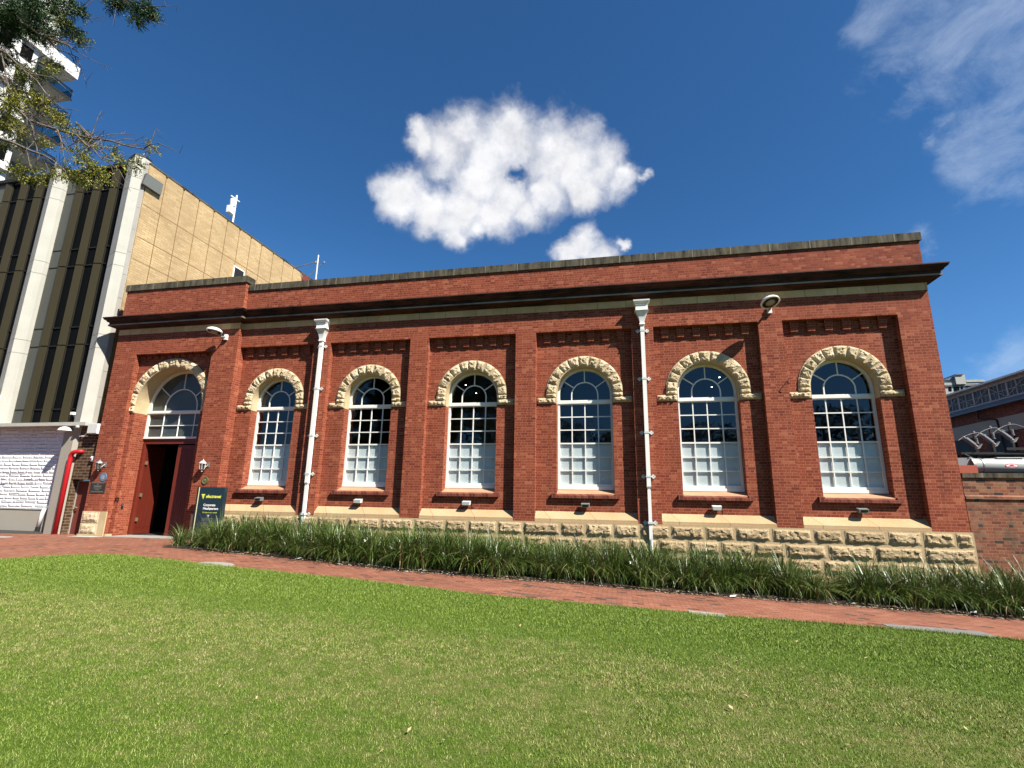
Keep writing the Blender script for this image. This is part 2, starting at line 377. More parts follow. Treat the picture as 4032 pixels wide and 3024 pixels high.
M_FANGLASS = glass_mat('dull_fanlight_glass', (.9, .95, .93), .45, .05, .95)
M_TGLASS = glass_mat('tinted_dark_glass', (.25, .28, .27), .7, .02)
M_FILM = material('frosted_white_blind', lambda n: n.mix(n.mr(n.noise(n.obj(), 1.5, 3), .3, .7), (.70, .745, .76, 1), (.64, .685, .70, 1)), rough=.6, alb=.92)
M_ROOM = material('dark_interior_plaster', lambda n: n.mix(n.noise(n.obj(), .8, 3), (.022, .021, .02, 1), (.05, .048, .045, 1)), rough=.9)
M_REDPAINT = material('oxide_red_painted_timber', lambda n: (lambda P: {'Base Color': n.mix(n.mr(n.noise(n.xyz(n.m('MULTIPLY', n.sep(P)[0], 8.0), n.m('MULTIPLY', n.sep(P)[1], 8.0), n.sep(P)[2]), 2.0, 4, .6), .3, .8), (.19, .030, .016, 1), (.135, .022, .013, 1))})(n.obj()), rough=.45, spec=.3)
M_REDDOOR = material('dull_red_steel_door', paint((.20, .052, .036, 1), (.15, .04, .03, 1), .6, .5), spec=.25)
M_BRASS = material('old_brass', paint((.42, .34, .2, 1), (.2, .16, .1, 1), .6, .35), metal=.6)
M_STEELGREY = material('weathered_grey_metal', paint((.36, .37, .36, 1), (.2, .2, .19, 1), .7, .4), metal=.5)
M_DARK = material('near_black_metal', paint((.018, .018, .018, 1), (.04, .035, .03, 1), .5, .5), spec=.3)
def concrete(base, dark, sc=1.0, streak=.4, pebble=True):
    def b(n):
        P = n.obj(); x, y, z = n.sep(P)
        s = n.noise(n.xyz(n.m('MULTIPLY', x, 4.0), n.m('MULTIPLY', y, 4.0), n.m('MULTIPLY', z, .3)), 1.0, 5, .65)
        a = n.noise(P, 1.2 * sc, 5, .6); f = n.noise(P, 70, 3, .7)
        c = n.mix(n.mr(a, .35, .7, 0, .45), base, dark); c = n.mix(n.mr(s, .52, .75, 0, streak), c, dark)
        c = n.mix(1.0, c, n.ramp(f, [(.3, (.82, .82, .82)), (.7, (1.12, 1.12, 1.12))]), 'MULTIPLY')
        return {'Base Color': c, 'Normal': n.bump(f, .25, .006)}
    return b
M_CONC = material('pale_aggregate_concrete', concrete((.55, .545, .48, 1), (.42, .415, .365, 1)), rough=.9, spec=.15)
M_CONCG = material('grey_concrete', concrete((.40, .38, .34, 1), (.29, .28, .25, 1)), rough=.9, spec=.15)
M_RENDER = material('beige_painted_render', concrete((.44, .41, .34, 1), (.38, .35, .28, 1), streak=.2), rough=.8, spec=.2)
M_GOLD = material('bronze_gold_panel', paint((.052, .042, .015, 1), (.038, .030, .011, 1), .6, .4, 1.2), spec=.35)
M_GREYPANEL = material('grey_green_glazed_panel', paint((.085, .09, .075, 1), (.06, .065, .055, 1), .6, .3, 1.0), spec=.4)
M_ASPH = material('dark_bitumen', lambda n: n.mix(n.noise(n.obj(), 20, 4, .7), (.03, .03, .028, 1), (.075, .07, .062, 1)), rough=.95)

# ================================================================== ground shape
def gz(x): return interp(x, [-60, -6, 0, 2, 26, 34, 80], [-.56, -.53, -.50, -.53, -1.49, -1.62, -1.7])
EDGE = [(-9, -22), (-4.2, -15.5), (-1.6, -11), (-.55, -8.6), (.05, -6.95), (.45, -5.85), (1.0, -5.15), (1.8, -5.0)] + [(2.6 + i * .6, interp(2.6 + i * .6, [2.6, 5, 8, 12, 16, 19], [-5.1, -5.2, -5.2, -5.55, -5.25, -4.8]) + .03 * math.sin(i * .7)) for i in range(28)] + [(20.4, -4.62), (22.0, -4.6), (24, -4.7), (28, -4.5), (34, -4.5), (60, -4.5)]
def lawn_z(x, y):
    c = max(0.0, min(.055, x * .0037)); d = max(0.0, min(14.0, -4.9 - y))
    return gz(x) + c * d + .012
def lawn_edge_y(x):
    return interp(x, [e[0] for e in EDGE], [e[1] for e in EDGE])

# ================================================================== rock-faced patch
def rockface(mb, P, y0, depth, nu, nv, seed, freq=6.0, marg=.12, chunk=1.0):
    ids = []
    for j in range(nv + 1):
        row = []
        for i in range(nu + 1):
            u, v = i / nu, j / nv
            x, z = P(u, v)
            e = min(u * nu, (1 - u) * nu, v * nv, (1 - v) * nv)
            b = 0 if e < .5 else (.16 if e < 1.5 else (.82 if e < 2.5 else 1.0))
            q = Vector((x * freq + seed * 7.3, seed * 3.1, z * freq * 1.2))
            nz = noise.noise(q) * .55 + noise.noise(q * 2.3 + Vector((5, 5, 5))) * .35 + noise.noise(q * 5.1) * .2
            vd, vp = noise.voronoi(q * 1.15); g_ = noise.random_vector if False else noise.cell_vector(vp[0] * 37.0)
            nz = nz * .35 + max(-1.0, min(1.0, (q * 1.15 - vp[0]).dot(g_ - Vector((.5, .5, .5))) * 1.3 + (g_.x - .5) * .35))
            y = y0 - .012 - depth * b * max(.18, .70 + nz * .62 * chunk)
            jx = noise.noise(q * 3.3) * .012 * b
            row.append(mb.vert(x + jx, y, z + jx))
        ids.append(row)
    for j in range(nv):
        for i in range(nu):
            mb.face((ids[j][i], ids[j][i + 1], ids[j + 1][i + 1], ids[j + 1][i]))
    # sides back to the wall
    ring = [ids[0][i] for i in range(nu + 1)] + [ids[j][nu] for j in range(1, nv + 1)] + [ids[nv][i] for i in range(nu - 1, -1, -1)] + [ids[j][0] for j in range(nv - 1, 0, -1)]
    back = [mb.vert(mb.v[k][0], y0 + .004, mb.v[k][2]) for k in ring]
    n = len(ring)
    for k in range(n): mb.face((ring[k], back[k], back[(k + 1) % n], ring[(k + 1) % n]))

# ================================================================== the brick hall
BL = Vector((9.0, 0, -1.0))
hall = thing('brick_hall', 'long red brick hall with six arched white windows and an arched red doorway', 'building', BL)
W = MB()
XR, XL, YB = 24.2, -5.93, 13.0
ZT, ZB, ZP = 6.893, .453, 9.30
D = .23
def arch_panel(mb, x0, x1, y, zb, zt, cx, hw, zo, zc, r, n=28):
    """flat panel at depth y with an arched opening (from zo up)"""
    if zo > zb: mb.poly([(x0, y, zb), (x1, y, zb), (x1, y, zo), (x0, y, zo)])
    mb.poly([(x0, y, zo), (cx - hw, y, zo), (cx - hw, y, zc), (x0, y, zc)])
    mb.poly([(cx + hw, y, zo), (x1, y, zo), (x1, y, zc), (cx + hw, y, zc)])
    mb.poly([(x0, y, zc), (cx - r, y, zc), (cx - r, y, zt), (x0, y, zt)])
    mb.poly([(cx + r, y, zc), (x1, y, zc), (x1, y, zt), (cx + r, y, zt)])
    pts = [(cx - r * math.cos(math.pi * i / n), zc + r * math.sin(math.pi * i / n)) for i in range(n + 1)]
    for (xa, za), (xb, zb2) in zip(pts, pts[1:]):
        mb.poly([(xa, y, za), (xb, y, zb2), (xb, y, zt), (xa, y, zt)])
HW = .945
for k in range(6):
    x0 = 4.0 * k; x1 = x0 + 3.28; cx = x0 + 1.64
    arch_panel(W, x0, x1, D, .773, ZT, cx, HW, 1.33, 4.72, HW)
    for s in (-1, 1): W.poly([(cx + s * HW, D, 1.33), (cx + s * HW, .62, 1.33), (cx + s * HW, .62, 4.365), (cx + s * HW, D, 4.365)])
    W.poly([(x0, 0, ZB), (x0, D, ZB), (x0, D, ZT), (x0, 0, ZT)])
    W.poly([(x1, 0, ZB), (x1, D, ZB), (x1, D, ZT), (x1, 0, ZT)])
    W.poly([(x0, 0, ZT), (x1, 0, ZT), (x1, D, ZT), (x0, D, ZT)])
    xe = x0 + 4.0 if k < 5 else XR
    W.poly([(x1, 0, ZB), (xe, 0, ZB), (xe, 0, ZT), (x1, 0, ZT)])
W.poly([(0, 0, ZT), (XR, 0, ZT), (XR, 0, ZP), (0, 0, ZP)])
W.poly([(XR, 0, -2.2), (XR, YB, -2.2), (XR, YB, ZP), (XR, 0, ZP)])
W.poly([(XL, YB, -2.2), (XL, -.17, -2.2), (XL, -.17, ZP + .33), (XL, YB, ZP + .33)])
W.poly([(XL, YB, -2.2), (XR, YB, -2.2), (XR, YB, ZP), (XL, YB, ZP)])
# parapet backs
W.poly([(.0, .36, 8.7), (XR, .36, 8.7), (XR, .36, ZP), (0, .36, ZP)])
W.poly([(XL, .2, 8.7), (0, .2, 8.7), (0, .2, ZP + .33), (XL, .2, ZP + .33)])
# projecting door bay
DX0, DX1, DY, DF, DZT = -4.84, -1.15, .06, -.17, 6.76
DC, DH, DZC, DR = -3.06, 1.58, 4.62, 1.58
W.poly([(XL, DF, -1.2), (DX0, DF, -1.2), (DX0, DF, DZT), (XL, DF, DZT)])
W.poly([(DX1, DF, -1.2), (0, DF, -1.2), (0, DF, DZT), (DX1, DF, DZT)])
W.poly([(XL, DF, DZT), (0, DF, DZT), (0, DF, ZP + .33), (XL, DF, ZP + .33)])
W.poly([(0, DF, -1.2), (0, 0, -1.2), (0, 0, ZP + .33), (0, DF, ZP + .33)])
W.poly([(0, 0, ZP), (0, .36, ZP), (0, .36, ZP + .33), (0, 0, ZP + .33)])
arch_panel(W, DX0, DX1, DY, -1.2, DZT, DC, DH, -.60, DZC, DR, 36)
W.poly([(DX0, DF, -1.2), (DX0, DY, -1.2), (DX0, DY, DZT), (DX0, DF, DZT)])
W.poly([(DX1, DF, -1.2), (DX1, DY, -1.2), (DX1, DY, DZT), (DX1, DF, DZT)])
W.poly([(DX0, DF, DZT), (DX1, DF, DZT), (DX1, DY, DZT), (DX0, DY, DZT)])
for s in (-1, 1): W.poly([(DC + s * DH, DY, -1.2), (DC + s * DH, .80, -1.2), (DC + s * DH, .80, 4.335), (DC + s * DH, DY, 4.335)])
W.build('wall', M_BRICK, hall)

# inner shell behind the openings
I = MB()
I.poly([(-5.8, 9, -.55), (24, 9, -.55), (24, 9, 7.2), (-5.8, 9, 7.2)])
I.poly([(-5.8, .6, -.55), (-5.8, 9, -.55), (-5.8, 9, 7.2), (-5.8, .6, 7.2)])
I.poly([(24, .6, -.55), (24, 9, -.55), (24, 9, 7.2), (24, .6, 7.2)])
I.poly([(-5.8, .0, 7.2), (24, .0, 7.2), (24, 9, 7.2), (-5.8, 9, 7.2)])
I.poly([(-5.8, .62, -.52), (24, .62, -.52), (24, 9, -.52), (-5.8, 9, -.52)])
I.poly([(-.6, .64, -.5), (-.6, 9, -.5), (-.6, 9, 7.2), (-.6, .64, 7.2)])
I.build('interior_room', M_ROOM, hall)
Rf = MB(); Rf.box(XL + .05, XR - .05, .37, YB - .05, 8.55, 8.7); Rf.build('roof', M_CONCG, hall)

# dressed and rock-faced window surrounds
def surround(cx, y, hw, zc, zs, r1, nst, ydeep, ximp, seed, imp=True):
    S = MB()
    # soffit / reveal in dressed stone
    S.cur = 1; n = 40
    prof = [(cx - hw, zs)] + [(cx - hw * math.cos(math.pi * i / n), zc + hw * math.sin(math.pi * i / n)) for i in range(n + 1)] + [(cx + hw, zs)]
    for (xa, za), (xb, zb2) in zip(prof, prof[1:]):
        S.poly([(xa, y - .015, za), (xb, y - .015, zb2), (xb, ydeep, zb2), (xa, ydeep, za)])
    # backing ring (joints)
    S.arc(cx, zc, hw + .002, r1, y - .016, y + .02, 0, math.pi, 40)
    rnd = random.Random(seed)
    S.cur = 0
    cuts = [math.pi * (i + (rnd.uniform(-.10, .10) if 0 < i < nst else 0)) / nst for i in range(nst + 1)]
    for i in range(nst):
        a0, a1 = cuts[i] + .013 / r1, cuts[i + 1] - .013 / r1
        P = lambda u, v, a0=a0, a1=a1: (cx + (hw + .012 + (r1 - hw - .012) * v) * math.cos(a1 + (a0 - a1) * u), zc + (hw + .012 + (r1 - hw - .012) * v) * math.sin(a1 + (a0 - a1) * u))
        rockface(S, P, y - .012, .08, 13, 13, seed * 31 + i, 7.5, chunk=1.0)
    for s in (-1, 1):      # stilts below the springing
        xa, xb = sorted((cx + s * (hw + .012), cx + s * r1))
        z0 = zs + (.215 if imp else 0)
        rockface(S, lambda u, v: (xa + (xb - xa) * u, z0 + .006 + (zc - z0 - .012) * v), y - .012, .09, 13, 9, seed * 17 + s, 7.5, chunk=1.25)
        if imp:
            xo = cx + s * ximp
            xa, xb = sorted((cx + s * (hw + .012), xo))
            rockface(S, lambda u, v: (xa + (xb - xa) * u, zs + .006 + .200 * v), y - .01, .085, 20, 8, seed * 11 + s, 7.5, chunk=1.2)
    return S.build('arch', [M_ROCK, M_SAND], hall)

def window(name, cx, hw, y0, zb, zt0, zt1, zc, rows, ncol, ri, fan, zbr, fw=.075, film=None, y_gl=None, parent=None):
    F = MB()
    y1 = y0 + .10; yb0, yb1 = y0 + .022, y0 + .062
    F.box(cx - hw, cx - hw + fw, y0, y1, zb, zc); F.box(cx + hw - fw, cx + hw, y0, y1, zb, zc)
    F.arc(cx, zc, hw - fw, hw, y0, y1, 0, math.pi, 36)
    a, b = cx - hw + fw, cx + hw - fw
    F.box(a, b, y0 - .012, y1, zt0, zt1)                       # transom
    F.box(a - fw * .98, b + fw * .98, y0 - .03, y0 - .0005, zt0 + .03, zt1 - .03)  # its drip mould
    F.box(a, b, y0 + .002, y1, zb, zbr)                        # bottom rail
    F.box(a - fw * .98, b + fw * .98, y0 - .025, y0 - .0005, zb, zb + (zbr - zb) * .55)
    t = .017
    for z in rows:
        tt = t * (1.5 if abs(z - 3.033) < .01 else 1.0)
        F.box(a, b, yb0, yb1, z - tt, z + tt)
    for i in range(1, ncol):
        x = cx - hw + fw * .6 + (2 * hw - fw * 1.2) * i / ncol
        zz = [zbr] + list(rows) + [zt0]
        for za, zb2 in zip(zz, zz[1:]): F.box(x - t, x + t, yb0 + .002, yb1 - .002, za + (t if za != zbr else 0), zb2 - (t if zb2 != zt0 else 0))
    F.arc(cx, zc, ri - .038, ri, yb0, yb1, 0, math.pi, 30)
    for s in (-1, 1):
        F.box(cx + s * (ri - .019) - .019, cx + s * (ri - .019) + .019, yb0 + .001, yb1 - .001, zt1, zc)
    for an in fan:
        c, s = math.cos(R(an)), math.sin(R(an)); ra, rb = ri - .004, hw - fw + .01
        p = [(cx + ra * c - t * s, zc + ra * s + t * c), (cx + ra * c + t * s, zc + ra * s - t * c), (cx + rb * c + t * s, zc + rb * s - t * c), (cx + rb * c - t * s, zc + rb * s + t * c)]
        F.prism_y(p, yb0 + .003, yb1 - .003)
    f = F.build(name, M_WHITE, parent)
    G = MB(); gy = y0 + .045
    n = 30; rr = hw - fw * .5
    G.poly([(cx - rr, gy, zb + .03), (cx + rr, gy, zb + .03), (cx + rr, gy, zc)] + [(cx + rr * math.cos(math.pi * i / n), gy, zc + rr * math.sin(math.pi * i / n)) for i in range(1, n)] + [(cx - rr, gy, zc)])
    G.build('pane', M_GLASS, f)
    if film:
        B = MB(); B.box(a - .005, b + .005, y0 + .085, y0 + .098, zb + .05, film); B.build('blind', M_FILM, f)
    return f
w0 = window('window', 1.64, .94, .56, 1.485, 4.386, 4.535, 4.72, [2.122, 2.57, 3.033, 3.497, 3.949], 4, .47, [35, 90, 145], 1.667, film=3.0, parent=hall)
for k in range(1, 6): shift_copy(w0, hall, dx=4.0 * k)
for k in range(6): surround(4.0 * k + 1.64, D, HW, 4.72, 4.365, 1.305, 11, .60, 1.60, k + 1)
surround(DC, DY, DH, DZC, 4.335, 1.955, 11, .80, 0, 20, imp=False)
# window sills: pale sloping sill with a brick ledge below
S = MB()
cx = 1.64
S.cur = 0
S.hexa([(cx - .94, D - .02, 1.33), (cx + .94, D - .02, 1.33), (cx + .94, .58, 1.33), (cx - .94, .58, 1.33)], [(cx - .94, D - .02, 1.345), (cx + .94, D - .02, 1.345), (cx + .94, .58, 1.485), (cx - .94, .58, 1.485)])
S.cur = 1
S.hexa([(cx - 1.1, .115, 1.205), (cx + 1.1, .115, 1.205), (cx + 1.1, D + .01, 1.205), (cx - 1.1, D + .01, 1.205)], [(cx - 1.1, .115, 1.29), (cx + 1.1, .115, 1.29), (cx + 1.1, D + .01, 1.352), (cx - 1.1, D + .01, 1.352)])
for s in (-1, 1):
    xa, xb = sorted((cx + s * .95, cx + s * 1.1)); S.box(xa, xb, .118, D + .008, 1.27, 1.362)
M_SILLBR = brick_mat('ledge_brick', [(0, (.14, .035, .026)), (.5, (.22, .055, .036)), (1, (.28, .09, .055))], (.33, .14, .09, 1), course=.15, length=.115, header=0.0)
M_PINKSILL = material('pinkish_sandstone_sill', stone((.58, .36, .22), (.50, .26, .15)), rough=.9, spec=.15)
s0 = S.build('sill', [M_PINKSILL, M_SILLBR], hall)
for k in range(1, 6): shift_copy(s0, hall, dx=4.0 * k)
# sloping stone weathering at the foot of every bay
S = MB()
a, b = 0.004, 3.276
for (xa, xb) in ((a, b),):
    S.hexa([(xa, .002, .455), (xb, .002, .455), (xb, D - .002, .455), (xa, D - .002, .455)], [(xa, .002, .548), (xb, .002, .548), (xb, D - .002, .776), (xa, D - .002, .776)])
s0 = S.build('weathering', M_SILLJ, hall)
for k in range(1, 6): shift_copy(s0, hall, dx=4.0 * k)
# brick corbels at the head of the bays
S = MB()
S.box(0, .235, .125, D + .01, 6.67, ZT - .003); S.box(.008, .227, .155, D + .01, 6.545, 6.67); S.box(.012, .223, .19, D + .01, 6.50, 6.545)
S.box(-.010, .245, .135, D + .008, 6.80, 6.845)
c0 = S.build('corbel', M_BRICK, hall)
first = True
for k in range(6):
    for i in range(6):
        dx = 4.0 * k + .262 + .507 * i
        if first: c0.location.x += dx; first = False; base = c0.location.x - dx
        else:
            c = c0.copy(); col.objects.link(c); c.parent = hall; c.location.x = base + dx
S = MB()
S.box(.004, 3.276, .20, D + .006, 6.72, 6.80)
c0 = S.build('brick_string', M_BRICK, hall)
for k in range(1, 6): shift_copy(c0, hall, dx=4.0 * k)
S = MB(); S.box(0, .17, -.01, DY + .01, 6.60, 6.70)
c0 = S.build('dentil', M_BRICK, hall); base = c0.location.x
for i in range(11):
    dx = DX0 + .12 + .335 * i
    if i == 0: c0.location.x = base + dx
    else:
        c = c0.copy(); col.objects.link(c); c.parent = hall; c.location.x = base + dx
# cornice, frieze and copings swept round the block
def path(p, yb=3.0):
    return [(XL - p, yb), (XL - p, DF - p), (p, DF - p), (p, -p), (XR + p, -p), (XR + p, yb)]
def sweep(prof, mat, name, pth=path):
    S = MB(); rings = [[(x, y, z) for x, y in pth(p)] for p, z in prof]
    S.loft(rings, closed=False)
    return S.build(name, mat, hall)
sweep([(-.02, 7.640), (.008, 7.642), (.008, 7.882), (-.02, 7.884)], M_SANDJ, 'frieze')
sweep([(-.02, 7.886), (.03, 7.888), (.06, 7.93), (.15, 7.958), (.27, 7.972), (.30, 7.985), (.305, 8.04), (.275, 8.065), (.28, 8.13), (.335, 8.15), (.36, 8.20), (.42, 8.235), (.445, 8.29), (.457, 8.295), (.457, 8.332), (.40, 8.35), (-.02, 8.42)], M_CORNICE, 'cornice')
S = MB()
S.box(.055, XR + .055, -.055, .42, ZP + .005, ZP + .27)
S.box(XR - .3, XR + .055, .4205, YB, ZP + .005, ZP + .27)
S.box(XL - .055, .055, DF - .055, .26, ZP + .335, ZP + .61)
S.box(XL - .055, XL + .3, .2605, YB, ZP + .335, ZP + .61)
S.build('coping', M_COPING, hall)
# rock-faced plinth
S = MB(); S.cur = 1
PX1 = 24.245
S.box(.005, PX1, -.03, -.001, -2.2, .452); S.box(XR + .001, PX1, -.001, YB, -2.2, .452)
S.cur = 0
rnd = random.Random(5)
for r in range(5):
    z1 = .44 - .42 * r; z0 = z1 - .395
    x = .01 + (0 if r % 2 == 0 else -.45)
    while x < PX1 - .02:
        L = rnd.choice((.80, .86, .92, 1.0, 1.12, 1.22)); xb = x + L
        if PX1 - xb < .45: xb = PX1 - .008
        xa = max(x, .012)
        if z1 > gz((xa + xb) / 2) - .1 and xb - xa > .08:
            rockface(S, lambda u, v: (xa + .034 + (xb - xa - .068) * u, z0 + .024 + (z1 - z0 - .048) * v), -.026, .075, max(8, int((xb - xa) * 24)), 12, r * 57 + int(x * 10), 6.0, chunk=1.05)
        x = xb + .0
S.build('plinth', [M_ROCK2, M_JOINT], hall)
S = MB(); S.cur = 1
S.box(XL - .03, DX0 + .1, DF - .075, DF - .0355, -.60, -.46); S.box(DX0 + .11, DC - DH - .01, DF - .03, DY - .002, -.62, -.44)
S.build('base_course', [M_ROCK, M_SAND], hall)
QL, QR = MB(), MB()
for q in (QL, QR): q.cur = 1
QL.box(XL - .004, DX0 + .06, DF - .035, DF + .01, -.60, .40); QR.box(DX1 + .22, .004, DF - .035, DF + .01, -.60, .40)
QL.cur = QR.cur = 0
for i, (za, zb2) in enumerate(((-.45, -.05), (-.02, .385))):
    rockface(QL, lambda u, v: (XL + .02 + .80 * u, za + (zb2 - za) * v), DF - .04, .06, 16, 9, 300 + i, 6.0)
    rockface(QR, lambda u, v: (DX1 + .26 + .80 * u, za + (zb2 - za) * v), DF - .04, .06, 16, 9, 310 + i, 6.0)
QL.build('quoin', [M_ROCK, M_SAND], hall); QR.build('quoin', [M_ROCK, M_SAND], hall)

# doorway: frame, fanlight, two boarded leaves
fl = window('fanlight', DC, DH - .005, .66, 3.33, 4.36, 4.50, DZC, [3.88], 4, .80, [38, 90, 142], 3.41, fw=.10, parent=hall)
S = MB(); n = 30; rr = DH - .09
S.hexa(*[[(DC - rr, y, 3.36), (DC + rr, y, 3.36), (DC + rr, y, DZC)] + [(DC + rr * math.cos(math.pi * i / n), y, DZC + rr * math.sin(math.pi * i / n)) for i in range(1, n)] + [(DC - rr, y, DZC)] for y in (.745, .758)])
for ch in fl.children: ch.data = ch.data.copy(); ch.data.materials[0] = M_FANGLASS
S.build('blind', material('grey_fanlight_blind', lambda n: n.mix(n.mr(n.noise(n.obj(), 1.2, 4), .3, .7), (.115, .125, .12, 1), (.085, .092, .09, 1)), rough=.6), fl)
S = MB()
S.box(DC - DH + .002, DC + DH - .002, .70, .80, 3.12, 3.328)
for s in (-1, 1):
    xa, xb = sorted((DC + s * (DH - .002), DC + s * (DH - .11))); S.box(xa, xb, .68, .80, -.55, 3.12)
S.build('door_frame', M_REDPAINT, hall)
def leaf(hx, hy, ang, width, side):
    S = MB(); d = Vector((math.cos(ang), math.sin(ang), 0)); nrm = Vector((d.y, -d.x, 0))
    if nrm.y > 0 and abs(nrm.y) > .5: nrm = -nrm
    def bx(a, b, z0, z1, t0, t1):
        q = []
        for z in (z0, z1):
            for (s, t) in ((a, t0), (b, t0), (b, t1), (a, t1)):
                p = Vector((hx, hy, z)) + d * s + nrm * t; q.append(tuple(p))
        S.hexa(q[:4], q[4:])
    bx(0, width, -.50, 3.08, -.05, 0)
    nb = 11
    for i in range(nb):
        a = .13 + (width - .26) * i / nb; bx(a + .005, a + (width - .26) / nb - .007, -.24, 2.90, 0.0005, .010)
    bx(0, .125, -.5, 3.08, .0008, .022); bx(width - .125, width, -.5, 3.08, .0008, .022)
    bx(.126, width - .126, -.5, -.25, .0008, .022); bx(.126, width - .126, 2.91, 3.08, .0008, .022)
    bx(0, width, -.5, -.40, .0222, .05)
    o = S.build('door_leaf', M_REDPAINT, hall)
    for z in (.08, 1.05, 2.35):
        H = MB(); p = Vector((hx, hy, z)) + d * .05 + nrm * .03; H.box(p.x - .05, p.x + .05, p.y - .05, p.y + .05, z - .07, z + .07); H.build('hinge', M_BRASS, o)
    return o
leaf(DC - DH + .115, .79, R(106), 1.30, -1)
leaf(DC + DH - .115, .79, R(180), 1.36, 1)
S = MB(); S.box(-4.25, -4.05, 3.4, 3.5, -.5, 3.0); S.box(-3.5, -3.36, 3.4, 3.5, -.5, 3.0); S.box(-4.04, -3.51, 3.41, 3.49, 1.0, 1.1)
S.build('inner_door_frame', M_RENDER, hall)
M_LAMP = material('lit_ceiling_lamp', color=(1, 1, 1)); 
_p = M_LAMP.node_tree.nodes['Principled BSDF']; _p.inputs['Emission Color'].default_value = (1, .93, .8, 1); _p.inputs['Emission Strength'].default_value = 14
S = MB(); S.lathe([(.001, 0), (.022, 0), (.022, .01), (.001, .01)], (0, 0, 0), 12)
c0 = S.build('ceiling_lamp', M_LAMP, hall); b0 = Vector(c0.location)
for i, q in enumerate(((9.02, 3, 5.4), (8.55, 3, 5.76), (18.26, 3, 5.4), (18.56, 3, 5.77))):
    c = c0 if i == 0 else c0.copy()
    if i: col.objects.link(c); c.parent = hall
    c.location = b0 + Vector(q)
S = MB()
for q in ((9.02, 5.42), (8.55, 5.78), (18.26, 5.42), (18.56, 5.79)): S.box(q[0] - .02, q[0] + .02, 2.98, 3.02, q[1] + .001, 7.2)
S.build('lamp_stem', M_DARK, hall)
# steel hook left in a pilaster
S = MB(); S.tube([(20.02, -.005, 4.95), (20.0, -.10, 4.93), (19.93, -.14, 4.84), (19.98, -.12, 4.76)], .012, 6); S.tube([(20.02, -.005, 4.95), (20.12, -.09, 4.97)], .010, 6)
S.build('wall_hook', M_DARK, hall)

# ================================================================== things fixed to the hall
M_DARKGL = material('black_curtain_glass', color=(.005, .0052, .005), rough=.4, spec=.02)
M_STEELDK = material('dark_bronze_mullion', paint((.022, .022, .02, 1), (.045, .045, .04, 1), .5, .6), spec=.08)
M_CREAM = material('cream_edge', color=(.70, .68, .40), rough=.5)
def downpipe(x, y_wall, zbot, label):
    t = thing('downpipe', label, 'downpipe', (x, y_wall - .1, zbot), 'cast rainwater pipes on the hall')
    H = MB()
    def fr(z, hx, yf): return [(x - hx, yf, z), (x + hx, yf, z), (x + hx, y_wall, z), (x - hx, y_wall, z)]
    H.loft([fr(7.39, .215, -.30), fr(7.41, .235, -.315), fr(7.43, .20, -.27), fr(7.60, .20, -.27), fr(7.62, .215, -.29), fr(7.66, .215, -.29), fr(7.68, .245, -.33), fr(7.72, .265, -.355), fr(7.765, .27, -.36)], True, True)
    rings = []
    for i in range(9):
        f = i / 8; g = f ** .6; hw = .075 + (.20 - .075) * (f ** 1.8); yf = -.185 + (-.28 + .185) * (f ** 1.8)
        rings.append(fr(6.99 + (7.388 - 6.99) * f, hw, yf))
    H.loft([fr(6.93, .085, -.20), fr(6.955, .095, -.205), fr(6.975, .078, -.19)] + rings, True, True)
    H.build('rainwater_head', M_WHITE, t)
    Pp = MB()
    Pp.box(x - .062, x + .062, -.165, -.045, 1.60, 6.93)
    Pp.hexa([(x - .03, -.13, 1.49), (x + .03, -.13, 1.49), (x + .03, -.06, 1.49), (x - .03, -.06, 1.49)], [(x - .075, -.175, 1.60), (x + .075, -.175, 1.60), (x + .075, -.04, 1.60), (x - .075, -.04, 1.60)])
    Pp.box(x - .05, x + .05, -.15, -.05, .0, 1.50)
    Pp.tube([(x, -.10, .02), (x, -.11, -.3), (x, -.16, zbot)], .05, 10)
    Pp.build('pipe', M_WHITE, t)
    for z in (6.74, 5.08, 3.30, 1.91, .50):
        C = MB(); w_ = .067
        C.box(x - w_ - .008, x + w_ + .008, -.175, -.034, z - .035, z + .035)
        C.box(x - .125, x + .125, -.052, -.031, z - .022, z + .022)
        for s in (-1, 1):
            for dx, dz in ((.15, .032), (.15, -.032), (.185, 0)):
                C.lathe([(.001, 0), (.034, 0), (.034, .022), (.001, .022)], (x + s * dx, -.031, z + dz), 10, Matrix.Rotation(R(90), 3, 'X'))
            C.box(*sorted((x + s * .12, x + s * .2)), -.0505, -.0315, z - .012, z + .012)
        C.build('pipe_clamp', M_CLIP, t)
downpipe(3.68, -.001, -.55, 'white square downpipe with funnel head between the first and second windows from the doorway')
downpipe(15.64, -.001, -1.05, 'white square downpipe with funnel head near the middle of the brick wall')

